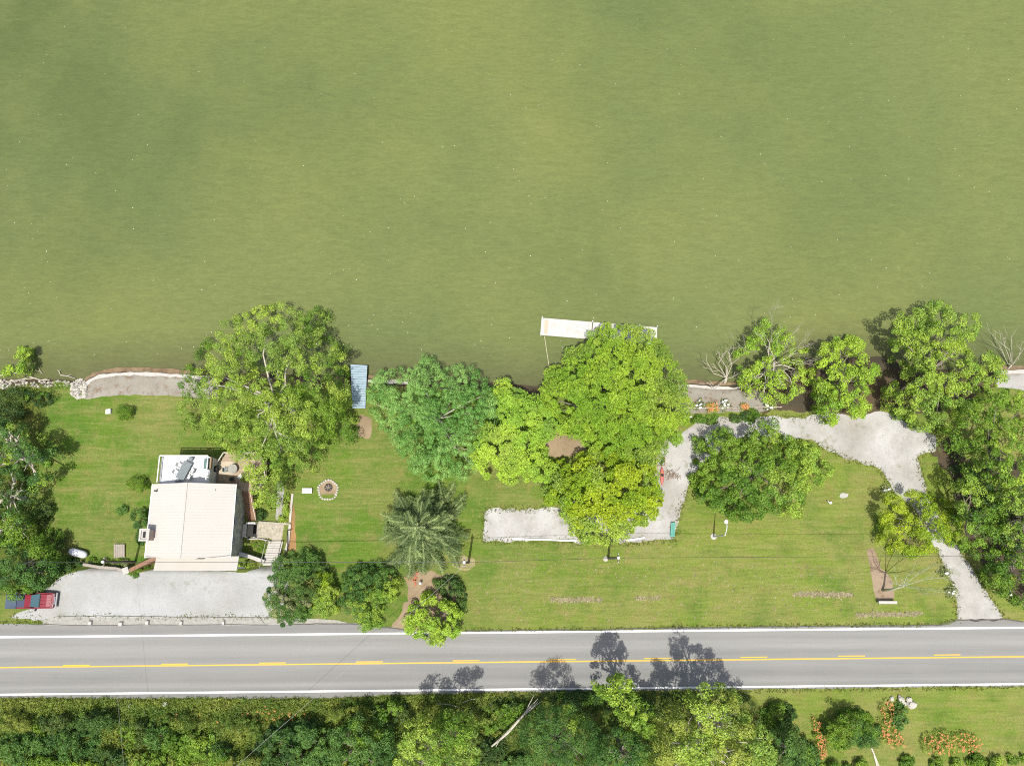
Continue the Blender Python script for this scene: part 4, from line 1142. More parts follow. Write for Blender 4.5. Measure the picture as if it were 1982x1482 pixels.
o = MB().tube([r0 * (1 - f) + r1 * f - [0, 0, 0.2 * 4 * f * (1 - f)] for f in np.linspace(0, 1, 9)], 0.05, 5).build('mooring_rope', 'rope', None, r0); tag(o, 'pale mooring rope from the white dock to the shore', 'rope')

# seawalls
def seawall(label, pts, name='seawall', capm='concrete_white'):
    P = [GP(*p, -1.7) for p in pts]
    c = np.mean(P, 0)
    t = thing(name, label, 'seawall', (c[0], c[1], -2.6))
    Q = []
    for i in range(len(P) - 1):
        for f in np.linspace(0, 1, 5)[:-1]: Q.append(P[i] * (1 - f) + P[i + 1] * f)
    Q.append(P[-1]); Q = np.array(Q)
    d = np.gradient(Q, axis=0); d[:, 2] = 0; d /= np.linalg.norm(d, axis=1)[:, None]
    n_ = np.stack([-d[:, 1], d[:, 0], 0 * d[:, 0]], 1)
    def band(o0, o1, zb, zt, jit, mat, nm):
        m = MB(); rings = []
        for i in range(len(Q)):
            j0, j1 = rng.normal(0, jit, 2)
            a = Q[i] + n_[i] * (o0 + j0); b = Q[i] + n_[i] * (o1 + j1)
            rings.append([(a[0], a[1], zb), (b[0], b[1], zb), (b[0], b[1], zt), (a[0], a[1], zt)])
        m.loft(rings); m.build(nm, mat, t)
    band(-0.28, 0.22, -2.8, -1.66, 0.06, capm, 'cap')
    band(0.26, 0.98, -3.0, -2.02, 0.09, 'ledge_brown', 'stained_ledge')
seawall('curved concrete seawall with brown stained ledge at the left shore', [(163, 748), (172, 737), (192, 728), (225, 724), (260, 722), (310, 724), (350, 727), (400, 730)])
seawall('short concrete seawall at the small beach right of the tall lime tree', [(1300, 746), (1335, 747), (1375, 750), (1420, 752), (1450, 747)])
seawall('pale seawall at the right edge of the photo', [(1935, 722), (1985, 718), (2060, 718)])
seawall('low seawall between the blue dock and the grey green tree', [(712, 738), (745, 738), (790, 742)], capm='concrete')

# stones and driftwood of the left shore
pile = [(138, 742), (150, 734), (163, 735), (168, 745), (165, 768), (150, 772), (139, 765)]
g = np.random.default_rng(3)
pts, _ = inside_px(pile, 70, 3.3, g)
protos = []
for k in range(6):
    mb = MB(); mb.rock((0, 0, 0), 0.24, 0.7, k + 1)
    v = np.array(mb.v); loops = [i for f in mb.f for i in f]; starts = np.cumsum([0] + [len(f) for f in mb.f])[:-1]
    for mt in ('stone_pale', 'stone_grey'):
        me = make_mesh('stone', v, loops, starts); me.materials.append(MATS[mt]); protos.append(me)
def stone(px, py, s, mesh_i, label, group, name='stone', dz=0.0):
    o = bpy.data.objects.new(name, protos[mesh_i % len(protos)]); COL.objects.link(o)
    q = G(px, py); o.location = (q[0], q[1], q[2] + 0.10 * s + dz); o.scale = (s, s, s); o.rotation_euler = (0, 0, px * 1.7)
    ORG[o.name] = q
    return tag(o, label, 'stone', group)
for k, p in enumerate(pts):
    stone(p[0], p[1], g.uniform(0.7, 1.35), 2 * (k % 6) if g.random() < 0.8 else 2 * (k % 6) + 1, 'pale rubble stone in the heap left of the seawall', 'rubble heap by the seawall')
pts, _ = inside_px([(0, 735), (60, 738), (110, 738), (140, 740), (140, 748), (60, 750), (0, 752)], 60, 4.0, g)
for k, p in enumerate(pts):
    stone(p[0], p[1], g.uniform(0.6, 1.3), k, 'grey tan stone among the driftwood on the left shore', 'stones among the driftwood')
logs = [((0, 728), (40, 722), 0.09, 'pale driftwood stick at the left photo edge'), ((60, 730), (98, 736), 0.10, 'long driftwood branch in the middle of the left shore'),
        ((116, 718), (120, 728), 0.06, 'short forked driftwood stub near the seawall end'), ((120, 727), (148, 733), 0.07, 'driftwood branch pointing to the rubble heap'),
        ((44, 712), (50, 722), 0.12, 'grey driftwood stump under the small shore tree'), ((20, 738), (66, 733), 0.08, 'thin driftwood log on the leaf litter'), ((85, 724), (70, 719), 0.05, 'thin dark twig reaching into the water')]
for (p0, p1, r, lab) in logs:
    a = G(*p0); b = G(*p1); a[2] = max(a[2], WATER) + r + 0.1; b[2] = max(b[2], WATER) + r + 0.12
    mid = (a + b) / 2 + rng.normal(0, 0.12, 3)
    t = thing('driftwood', lab, 'driftwood', a)
    m = MB(); m.tube([a, mid, b], [r, r * 0.85, r * 0.5], 6); m.build('stem', 'bark_pale', t)
    m = MB(); m.tube([mid, mid + (b - a) * 0.3 + [0.25, 0.3, 0.2]], [r * 0.5, r * 0.2], 5); m.build('twig', 'bark_pale', t)

# ------------------------------------------------------------------ yard things
q = G(635, 948)
t = thing('fire_pit', 'round fire pit ringed with pale stones on the lawn', 'fire pit', q)
m = MB(); m.tube([(q[0], q[1], q[2] - 0.02), (q[0], q[1], q[2] + 0.03)], 1.25, 24); m.build('sand_bed', 'soil', t)
for k in range(24):
    a = 2 * math.pi * k / 24; r = 1.27 + 0.06 * math.sin(5 * a)
    m = MB(); m.rock((q[0] + r * math.cos(a), q[1] + r * math.sin(a), q[2] + 0.08), 0.17 + 0.04 * ((k * 7) % 5) / 5, 0.7, k); m.build('stone', 'stone_pale', t)
m = MB(); m.tube([(q[0] + 0.05, q[1] + 0.35, q[2] + 0.03), (q[0] + 0.05, q[1] + 0.35, q[2] + 0.06)], 0.55, 12); m.build('ash_bed', 'ash', t)
for k, a in enumerate((0.3, 1.4, 2.5)):
    m = MB(); m.tube([(q[0] + 0.05 - 0.45 * math.cos(a), q[1] + 0.35 - 0.4 * math.sin(a), q[2] + 0.12 + 0.05 * k), (q[0] + 0.05 + 0.45 * math.cos(a), q[1] + 0.35 + 0.4 * math.sin(a), q[2] + 0.14 + 0.05 * k)], 0.07, 7); m.build('log', 'bark', t)
q = G(596, 950)
t = thing('garden_bench', 'white backless bench on the lawn left of the fire pit', 'bench', q)
for k in range(3):
    m = MB(); m.box((q[0], q[1] + (k - 1) * 0.23, q[2] + 0.45), (1.3, 0.21, 0.05)); m.build('slat', 'white_trim', t)
for dx in (-0.5, 0.5):
    for dy in (-0.22, 0.22):
        m = MB(); m.box((q[0] + dx, q[1] + dy, q[2] + 0.205), (0.08, 0.08, 0.43)); m.build('leg', 'white_trim', t)
# pad edging and log
for (p0, p1, lab) in (((991, 1042), (1116, 1046), 'long white timber edging along the lower side of the gravel pad'), ((1212, 1045.5), (1248, 1040), 'shorter white timber edging right of the yellow green tree')):
    a = G(*p0); b = G(*p1); c0 = (a + b) / 2; L = np.linalg.norm((b - a)[:2]); an = math.atan2(b[1] - a[1], b[0] - a[0])
    o = MB().box((c0[0], c0[1], c0[2] + 0.08), (L, 0.22, 0.22), rz=an).build('timber_edging', 'white_trim', None, c0, bevel=0.03); tag(o, lab, 'timber')
a = G(1139, 1050); b = G(1168, 1046); 
t = thing('log_bench', 'dark log bench at the gravel pad below the yellow green tree', 'log', (a + b) / 2)
m = MB(); m.tube([a + [0, 0, 0.35], (a + b) / 2 + [0, 0.05, 0.37], b + [0, 0, 0.35]], [0.17, 0.16, 0.15], 9); m.build('seat', 'bark_dark', t)
for f in (0.15, 0.85):
    p = a * (1 - f) + b * f; m = MB(); m.tube([p + [0, 0, -0.05], p + [0, 0, 0.28]], 0.13, 8); m.build('leg', 'bark_dark', t)
# teal bench
q = G(1301, 1025)
t = thing('teal_bench', 'narrow teal green bench at the end of the gravel pad', 'bench', q)
an = math.pi / 2 - 0.12
for k in range(3):
    m = MB(); m.box((q[0] + (k - 1) * 0.19, q[1], q[2] + 0.45), (1.85, 0.17, 0.05), rz=an); m.build('slat', 'teal', t)
for f in (-0.75, 0.75):
    m = MB(); m.box((q[0] + f * math.cos(an), q[1] + f * math.sin(an), q[2] + 0.21), (0.1, 0.5, 0.42), rz=an); m.build('leg', 'teal', t)
# red kayak, planter, brush pile
q = G(1281, 921)
t = thing('kayak', 'faded red kayak lying along the gravel lane', 'kayak', q)
m = MB(); rings = []
for x, wd, hh in ((-1.25, 0.03, 0.12), (-0.9, 0.16, 0.24), (-0.3, 0.27, 0.30), (0.4, 0.27, 0.30), (0.95, 0.16, 0.24), (1.25, 0.03, 0.12)):
    rings.append([(q[0] + wd * math.cos(a) + 0.04 * x, q[1] + x, q[2] + 0.02 + hh * (0.5 + 0.5 * math.sin(a))) for a in np.linspace(0, 2 * math.pi, 11)[:-1]])
m.loft(rings); m.build('hull', 'kayak_red', t, smooth=True)
m = MB(); m.tube([(q[0], q[1] + 0.1, q[2] + 0.29), (q[0], q[1] + 0.1, q[2] + 0.35)], 0.2, 12); m.build('cockpit_rim', 'black', t)
q = G(1278, 893)
t = thing('planter_box', 'small wooden planter frame with green plants above the red kayak', 'planter', q)
for dx, dy, sz in ((0, 0.55, (1.3, 0.1, 0.35)), (0, -0.55, (1.3, 0.1, 0.35)), (0.6, 0, (0.1, 0.99, 0.35)), (-0.6, 0, (0.1, 0.99, 0.35))):
    m = MB(); m.box((q[0] + dx, q[1] + dy, q[2] + 0.17), sz); m.build('board', 'wood_tan', t)
C = q + np.column_stack([g.uniform(-0.45, 0.45, 10), g.uniform(-0.4, 0.4, 10), np.full(10, 0.4)])
leaf_obj('plants', [leaf_arrays(C, np.full(10, 0.22), pal_cols('mid', g.random(10), g), 18, 0.16, g)], t)
q = G(1302, 918)
m = MB()
for k in range(46):
    a = g.uniform(0, 6.28); r = g.uniform(0.1, 1.2); p = q + [r * math.cos(a), r * math.sin(a) * 0.8, 0.04 + 0.25 * (1.2 - r)]
    m.tube([p, p + [g.normal(0, 0.4), g.normal(0, 0.4), g.uniform(-0.02, 0.15)]], [0.025, 0.012], 4)
o = m.build('brush_pile', 'wood_brown', None, q); tag(o, 'loose pile of brown twigs on the gravel beside the red kayak', 'brush pile')
# white board by the bare tree
q = G(1712, 1165)
t = thing('roadside_board', 'white board on short posts facing the road below the bare tree', 'board', q)
m = MB(); m.box((q[0], q[1], q[2] + 0.62), (2.2, 0.16, 0.55)); m.build('panel', 'white_trim', t)
m = MB(); m.box((q[0], q[1] + 0.02, q[2] + 0.93), (2.3, 0.34, 0.06)); m.build('cap', 'concrete_white', t)
for dx in (-0.95, 0.95):
    m = MB(); m.box((q[0] + dx, q[1] + 0.02, q[2] + 0.18), (0.12, 0.12, 0.4)); m.build('post', 'wood_grey', t)
# ornaments in the right lawn
q = G(1606, 973)
t = thing('lawn_ornament', 'small white bird shaped ornament on the right lawn', 'ornament', q)
m = MB(); m.rock((q[0], q[1], q[2] + 0.25), 0.24, 0.6, 4); m.build('body', 'white_trim', t)
m = MB(); m.tube([(q[0] - 0.2, q[1] + 0.1, q[2] + 0.25), (q[0] - 0.45, q[1] + 0.2, q[2] + 0.6)], [0.08, 0.05], 7); m.build('neck', 'white_trim', t)
m = MB(); m.tube([(q[0], q[1], q[2] - 0.03), (q[0], q[1], q[2] + 0.15)], 0.04, 6); m.build('stand', 'black', t)
# white post and bricks below the spruce
q = G(815, 1128)
t = thing('marker_post', 'slim white post below the spruce by the roadside', 'post', q)
m = MB(); m.box((q[0], q[1], q[2] + 0.5), (0.22, 0.22, 1.0)); m.build('shaft', 'white_trim', t)
m = MB(); m.box((q[0], q[1], q[2] + 1.03), (0.3, 0.3, 0.07), taper=0.6); m.build('cap', 'white_trim', t)
q = G(803, 1118)
for k in range(7):
    bp = np.array([q[0] + g.normal(0, 0.4), q[1] + g.normal(0, 0.35), q[2]]); o = MB().box(bp + [0, 0, 0.07], (0.42, 0.22, 0.14)).build('brick', 'brick_red', None, bp); o.rotation_euler = (0, 0, g.uniform(0, 3)); tag(o, 'loose red brick in the small heap under the spruce', 'brick', 'red bricks under the spruce')
# fence and beds at the small beach
a = G(1322, 791); b = G(1510, 789)
t = thing('beach_fence', 'low fence of thin rails behind the small beach', 'fence', (a + b) / 2)
for k in range(10):
    p = a + (b - a) * k / 9; p[2] = float(hgt(p[0], p[1])); m = MB(); m.box((p[0], p[1], p[2] + 0.3), (0.07, 0.07, 0.7)); m.build('post', 'wood_pale', t)
m = MB(); m.tube([np.array([*(a + (b - a) * f)[:2], float(hgt(*(a + (b - a) * f)[:2])) + 0.6]) for f in np.linspace(0, 1, 12)], 0.045, 5); m.build('rail', 'wood_pale', t)
for k, (x0, x1, y, lab) in enumerate(((1416, 1448, 783, 'upper weathered board lying by the beach fence'), (1414, 1446, 786, 'middle weathered board lying by the beach fence'), (1420, 1450, 789.5, 'lower weathered board lying by the beach fence'))):
    a = G(x0, y); b = G(x1, y); c0 = (a + b) / 2
    o = MB().box((c0[0], c0[1], c0[2] + 0.05), (b[0] - a[0], 0.16, 0.08)).build('board', 'wood_grey', None, c0); tag(o, lab, 'board')
q = G(1330, 807)
o = MB().box((q[0], q[1], q[2] + 0.1), (1.2, 0.2, 0.2), rz=0.02).build('timber_edging', 'white_trim', None, q, bevel=0.02); tag(o, 'short white timber at the right foot of the tall lime tree', 'timber')

# ------------------------------------------------------------------ poles, lamp, wires
def pole(label, base, h, top_px=None):
    q = G(*base)
    t = thing('utility_pole', label, 'pole', q)
    m = MB(); m.tube([q + [0, 0, -0.4], q + [0, 0, h]], [0.17, 0.12], 10); m.build('shaft', 'pole_wood', t)
    m = MB(); m.tube([q + [0, 0, h], q + [0, 0, h + 0.14]], [0.20, 0.16], 10); m.build('cap', 'galvanized', t)
    m = MB(); m.box((q[0], q[1], q[2] + h - 0.35), (0.14, 1.1, 0.12)); m.build('crossarm', 'pole_wood', t)
    for dy in (-0.45, 0.45):
        m = MB(); m.tube([(q[0], q[1] + dy, q[2] + h - 0.29), (q[0], q[1] + dy, q[2] + h - 0.12)], 0.05, 6); m.build('insulator', 'galvanized', t)
    return q + [0, 0, h]
pA = pole('utility pole with white cap in the plants by the parking wall', (262, 1087), 8.2)
pB = pole('utility pole at the pale soil spot right of the spruce', (907, 1088), 9.6)
pC = pole('utility pole in the front lawn below the gravel pad', (1177, 1080), 10.0)
o = MB().rock(G(1172, 1081) + [0, 0, 0.12], 0.42, 0.5, 9).build('stone', 'stone_pale', None, G(1172, 1081)); tag(o, 'flat pale boulder at the foot of the front lawn pole', 'stone')
def wire(label, P, r, mat='wire', sag=0.5):
    P = [np.array(p, float) for p in P]
    pts = []
    for i in range(len(P) - 1):
        L = np.linalg.norm(P[i + 1] - P[i])
        for f in np.linspace(0, 1, 14)[:-1]:
            p = P[i] * (1 - f) + P[i + 1] * f; p[2] -= 4 * f * (1 - f) * sag * L / 60; pts.append(p)
    pts.append(P[-1])
    t = MB().tube(pts, r, 4, cap=True).build('overhead_wire', mat, None, pts[0]); return tag(t, label, 'wire')
ends = lambda px, py, z: GP(px, py, z)
wire('dark overhead wire running along the whole front of the property', [ends(-300, 1090, 8.2), pA - [0, 0, 0.15], pB - [0, 0, 0.15], pC - [0, 0, 0.15], ends(2300, 1073, 8.4)], 0.02)
wire('pale overhead wire passing above the bushes beside the spruce', [pA + [0.3, 0, -0.5], pB + [0, 0.02, -0.6]], 0.02, 'wire_pale', 0.2)
wire('pale service wire crossing the road diagonally', [pB + [0, -0.4, -0.15], ends(480, 1462, 6.0), ends(300, 1620, 6.0)], 0.014, 'wire_pale', 0.25)
wire('thin service wire crossing the road near the left edge', [pA + [0, -0.4, -0.15], ends(240, 1482, 6.0), ends(245, 1600, 6.0)], 0.009, 'wire_pale', 0.25)
q = G(1381, 1038)
t = thing('lamp_post', 'white lamp post with curved arm in the lawn below the maple', 'lamp post', q)
m = MB(); m.tube([q + [0, 0, -0.2], q + [0, 0, 5.6]], [0.12, 0.08], 9); m.build('pole', 'galvanized', t)
m = MB(); m.tube([q + [0, 0, 5.55], q + [0.1, 0.5, 6.0], q + [0.15, 1.1, 6.2], q + [0.1, 1.6, 6.15]], 0.06, 7); m.build('arm', 'galvanized', t)
m = MB(); m.tube([q + [0.1, 1.6, 6.05], q + [0.1, 1.65, 6.22]], [0.28, 0.2], 12); m.build('lamp_head', 'white_trim', t)
m = MB(); m.tube([q + [0, 0, -0.05], q + [0, 0, 0.06]], 0.4, 10); m.build('footing', 'concrete_white', t)

# pale flecks on the lake, painted sun sparkles
V = []
for _ in range(520):
    px, py = g.uniform(-30, 2010), 690 - 690 * g.random() ** 1.6
    p = GP(px, py, WATER + 0.012); a = g.uniform(0, 3.14); s_ = g.uniform(0.012, 0.04); l_ = s_ * g.uniform(1.2, 3.0)
    dx, dy = np.array([math.cos(a), math.sin(a), 0]) * l_, np.array([-math.sin(a), math.cos(a), 0]) * s_
    V.append([p - dx, p - dy, p + dx, p + dy])
V = np.array(V)
o = link('glint_flecks', make_mesh('glint_flecks', V.reshape(-1, 3), np.arange(len(V) * 4), np.arange(0, len(V) * 4, 4)), 'glint')
tag(o, 'tiny pale flecks painted as sun sparkles over the lake', 'glint', kind='stuff')

# ------------------------------------------------------------------ trees
tree('broadleaf_tree', 'huge spreading light green tree above the shore beside the blue dock', 'tree',
     [(345, 742), (368, 705), (400, 660), (425, 625), (470, 612), (490, 600), (545, 590), (570, 602), (590, 612), (600, 600), (632, 598), (636, 630), (626, 655), (665, 658), (674, 690), (672, 720), (680, 760), (685, 800), (692, 838), (668, 860), (640, 850), (632, 885), (615, 905), (590, 935), (562, 925), (548, 965), (515, 988), (492, 975), (474, 940), (460, 908), (450, 882), (436, 866), (415, 862), (385, 835), (358, 820), (340, 790)],
     13.5, 2.2, 'lime', 'mid', 0.3, leaf=0.27, per=95, clump=1.0, aspect=0.5, seed=11, bark='bark_pale', trunk_r=0.30, bump=1.3, limbs=10, dens=1.0, under=0.8, jit=0.75, lobe=1.7, gap=0.10)
tree('locust_tree', 'feathery grey green locust tree at the shore right of the blue dock', 'tree',
     [(712, 760), (730, 720), (760, 715), (800, 715), (815, 690), (835, 690), (850, 715), (880, 712), (905, 705), (930, 720), (945, 745), (975, 760), (985, 790), (960, 820), (935, 850), (925, 890), (905, 925), (870, 922), (850, 930), (810, 925), (785, 900), (770, 870), (745, 840), (730, 810), (712, 790)],
     9.5, 3.0, 'locust', None, 0, leaf=0.30, per=110, clump=0.85, aspect=0.26, seed=12, bark='bark_pale', trunk_r=0.16, bump=1.0, limbs=9, jit=0.75, under=1.0, lobe=1.6, gap=0.06, dens=1.2)
tree('broadleaf_tree', 'dense low bright green tree left of the gap in the crowns', 'tree',
     [(955, 742), (985, 736), (1005, 758), (1045, 772), (1075, 790), (1098, 835), (1070, 845), (1052, 862), (1058, 890), (1075, 905), (1062, 928), (1020, 932), (960, 925), (922, 918), (912, 870), (928, 820), (950, 785)],
     7.5, 3.2, 'bright', 'fresh', 0.3, leaf=0.26, per=120, clump=0.95, aspect=0.6, seed=13, trunk_r=0.22, bump=0.6, limbs=6, up=1.1, flat=0.5, jit=0.4, under=1.0, lobe=2.2, gap=0.03, amp=0.5, ball=0.3, dens=1.25)
tree('broadleaf_tree', 'tall lime green tree overhanging the white floating dock', 'tree',
     [(1140, 650), (1180, 628), (1230, 632), (1275, 650), (1290, 680), (1320, 720), (1335, 770), (1330, 810), (1320, 850), (1285, 870), (1260, 900), (1210, 900), (1180, 890), (1142, 882), (1140, 862), (1122, 848), (1098, 838), (1080, 808), (1045, 780), (1050, 740), (1065, 715), (1090, 705), (1095, 675), (1120, 672)],
     12.0, 4.5, 'lime', 'bright', 0.45, leaf=0.38, per=100, clump=0.85, aspect=0.3, seed=14, trunk_r=0.3, bump=0.9, limbs=8, up=0.5, under=0.9, lobe=1.9, gap=0.05, amp=1.0, ball=0.35, jit=0.8, flat=0.6)
tree('broadleaf_tree', 'yellow green tree over the gravel pad', 'tree',
     [(1085, 890), (1120, 880), (1170, 868), (1220, 875), (1260, 895), (1275, 930), (1283, 980), (1262, 1005), (1235, 1025), (1205, 1040), (1175, 1050), (1130, 1048), (1110, 1030), (1090, 1000), (1058, 970), (1058, 935), (1070, 910)],
     9.0, 3.2, 'lime', 'yellow', 0.34, leaf=0.36, per=95, clump=0.85, aspect=0.45, seed=15, trunk_r=0.2, bump=0.8, limbs=5, up=0.5, under=0.9, lobe=1.8, gap=0.05, amp=0.9, ball=0.35, jit=0.8, flat=0.6)
tree('maple_tree', 'round green maple between the gravel lane and the right lawn', 'tree',
     [(1335, 930), (1350, 880), (1345, 850), (1370, 845), (1400, 825), (1425, 845), (1450, 840), (1475, 815), (1500, 810), (1510, 845), (1540, 850), (1570, 860), (1600, 890), (1612, 910), (1590, 935), (1560, 950), (1545, 1000), (1520, 985), (1490, 990), (1450, 1010), (1410, 1000), (1380, 985), (1355, 965)],
     9.0, 3.0, 'mid', 'fresh', 0.4, leaf=0.25, per=85, clump=0.85, aspect=0.75, seed=17, trunk_r=0.24, bump=1.1, limbs=9, dens=1.0, under=0.8, gap=0.10)
tree('broadleaf_tree', 'half dead light green tree with bare grey twigs on the shore', 'tree',
     [(1418, 660), (1440, 640), (1455, 650), (1470, 618), (1485, 620), (1495, 645), (1515, 635), (1530, 640), (1540, 665), (1562, 672), (1555, 700), (1565, 730), (1555, 760), (1520, 775), (1490, 780), (1450, 765), (1430, 740), (1425, 700)],
     7.0, 3.0, 'bright', 'lime', 0.4, leaf=0.24, per=60, clump=0.75, aspect=0.75, seed=18, bark='bark_pale', trunk_r=0.2, bump=1.2, limbs=26, dens=0.75, under=0.4)
tree('broadleaf_tree', 'upright bright green tree standing alone on the shore right of the half dead tree', 'tree',
     [(1590, 665), (1620, 655), (1650, 650), (1670, 660), (1665, 685), (1695, 700), (1698, 725), (1680, 745), (1685, 790), (1665, 810), (1640, 805), (1610, 820), (1580, 800), (1572, 760), (1570, 720), (1590, 690)],
     8.0, 2.8, 'bright', 'fresh', 0.3, leaf=0.24, per=85, clump=0.75, aspect=0.75, seed=19, trunk_r=0.22, bump=1.1, limbs=12)
tree('broadleaf_tree', 'large round green tree on the right shore casting its shadow on the lake', 'tree',
     [(1730, 620), (1765, 590), (1790, 600), (1815, 585), (1840, 595), (1870, 610), (1890, 605), (1893, 640), (1885, 665), (1920, 680), (1940, 710), (1945, 740), (1910, 760), (1890, 790), (1860, 820), (1820, 835), (1775, 830), (1745, 810), (1715, 780), (1710, 755), (1735, 740), (1750, 710), (1735, 690), (1728, 660)],
     10.5, 4.0, 'fresh', 'lime', 0.25, leaf=0.25, per=90, clump=0.85, aspect=0.75, seed=20, trunk_r=0.32, bump=1.3, limbs=16)
RG = 'trees of the right woods'
tree('woodland_tree', 'bright green crown at the top of the right woods', 'tree', [(1850, 800), (1890, 770), (1930, 755), (1990, 760), (2020, 840), (2000, 930), (1960, 950), (1915, 935), (1880, 900), (1845, 860)], 11, 4.5, 'fresh', 'mid', 0.3, leaf=0.27, per=85, clump=0.9, aspect=0.7, seed=21, group=RG, bump=1.5, limbs=14, dens=0.85)
tree('woodland_tree', 'green crown of the right woods touching the yellow tree', 'tree', [(1850, 930), (1880, 918), (1905, 935), (1935, 970), (1930, 1040), (1890, 1075), (1860, 1060), (1858, 990)], 9, 3.5, 'mid', 'fresh', 0.4, leaf=0.26, per=85, clump=0.85, aspect=0.7, seed=22, group=RG, bump=1.2, limbs=12, dens=0.9)
tree('woodland_tree', 'crown of the right woods cut by the photo edge', 'tree', [(1928, 955), (1990, 935), (2030, 1000), (2010, 1050), (1960, 1058), (1935, 1030)], 10, 4.0, 'fresh', 'mid', 0.5, leaf=0.26, per=80, clump=0.85, aspect=0.7, seed=23, group=RG, bump=1.2, limbs=12, dens=0.9)
tree('woodland_tree', 'lowest dull green crown of the right woods beside the lane mouth', 'tree', [(1890, 1080), (1930, 1060), (1990, 1075), (2040, 1120), (2010, 1185), (1955, 1165), (1915, 1130)], 7, 2.5, 'mid', 'olive', 0.3, leaf=0.26, per=75, clump=0.8, aspect=0.7, seed=24, group=RG, bump=1.2, limbs=10, dens=0.85)
tree('woodland_tree', 'dark understorey tree between the crowns of the right woods', 'tree', [(1840, 900), (1900, 880), (1990, 900), (2010, 1060), (1950, 1090), (1880, 1000)], 5, 1.5, 'dark', None, 0, leaf=0.28, per=60, clump=0.95, aspect=0.7, seed=25, group=RG, bump=0.9, limbs=8, dens=0.6)
tree('broadleaf_tree', 'small golden yellow green tree beside the right gravel lane', 'tree', [(1712, 955), (1740, 962), (1760, 950), (1790, 957), (1830, 970), (1860, 1000), (1864, 1030), (1840, 1055), (1800, 1068), (1760, 1080), (1722, 1072), (1700, 1050), (1705, 1010)], 6.0, 2.0, 'yellow', 'olive', 0.3, leaf=0.24, per=85, clump=0.7, aspect=0.5, seed=26, trunk_r=0.18, bump=0.9, limbs=12)
LG = 'trees along the left edge'
tree('broadleaf_tree', 'dark green tree at the left edge beside the lawn shadow', 'tree', [(-40, 805), (0, 812), (30, 815), (60, 840), (100, 850), (112, 880), (84, 905), (85, 930), (72, 945), (40, 925), (20, 905), (-40, 940)], 8.5, 3.0, 'deep', 'fresh', 0.25, leaf=0.28, per=70, clump=0.85, aspect=0.75, seed=31, group=LG, bark='bark_pale', trunk_r=0.3, bump=1.2, limbs=18, dens=0.75, under=0.4)
tree('broadleaf_tree', 'dark green tree at the left edge above the gas tank', 'tree', [(-40, 975), (20, 975), (45, 990), (65, 1015), (58, 1050), (20, 1060), (-40, 1050)], 7.0, 2.5, 'deep', 'mid', 0.35, leaf=0.26, per=75, clump=0.8, aspect=0.7, seed=32, group=LG, bark='bark_pale', bump=1.2, limbs=14, dens=0.85)
tree('broadleaf_tree', 'gnarled half bare tree, dark leaves painted for the shade between the two left edge trees', 'tree', [(-40, 915), (30, 905), (62, 935), (72, 965), (60, 1000), (20, 1000), (-40, 1000)], 5.0, 1.5, 'dark', 'deep', 0.3, leaf=0.26, per=55, clump=0.8, aspect=0.7, seed=36, group=LG, bark='bark_pale', trunk_r=0.28, bump=1.0, limbs=16, dens=0.6, under=0.9)  # added tree: leaf colour holds the deep shade between its neighbours
tree('broadleaf_tree', 'low dark tree overhanging the red truck', 'tree', [(-40, 1055), (30, 1052), (80, 1048), (112, 1078), (118, 1100), (100, 1122), (88, 1132), (65, 1150), (40, 1160), (10, 1160), (-40, 1150)], 6.0, 2.2, 'deep', 'mid', 0.45, leaf=0.26, per=85, clump=0.8, aspect=0.6, seed=33, group=LG, bump=0.9, limbs=10)
tree('shrub', 'dark shrub between the gas tank and the gravel parking', 'shrub', [(95, 1075), (130, 1078), (165, 1085), (158, 1098), (125, 1115), (100, 1122)], 1.8, 0.5, 'dark', 'mid', 0.2, leaf=0.22, per=50, clump=0.6, seed=34, shrub=True, trunk_r=0.06, bump=0.4, limbs=4)
tree('broadleaf_tree', 'small leaning bright green tree over the water at the left shore', 'tree', [(5, 722), (30, 695), (38, 672), (52, 668), (64, 672), (60, 690), (50, 712), (25, 728)], 4.5, 2.0, 'bright', 'lime', 0.3, leaf=0.24, per=70, clump=0.6, aspect=0.7, seed=35, trunk_r=0.12, bump=0.5, limbs=8, group=LG)
for k, (x, y, rx, ry, h, lab) in enumerate(((30, 765, 40, 14, 1.6, 'low dark shrub behind the left driftwood'), (75, 772, 28, 14, 1.3, 'low dull shrub at the lawn edge near the left shore'), (10, 800, 40, 22, 2.2, 'dark shrub above the left edge tree'), (95, 1045, 30, 22, 1.8, 'dark shaded shrub left of the lawn'), (85, 990, 22, 25, 1.5, 'dark shaded shrub under the left edge trees'))):
    tree('shrub', lab, 'shrub', ell(x, y, rx, ry, 12, k), h, 0.5, 'shade', 'mid', 0.2, leaf=0.22, per=45, clump=0.6, seed=40 + k, shrub=True, trunk_r=0.06, bump=0.4, limbs=4, dens=0.8)
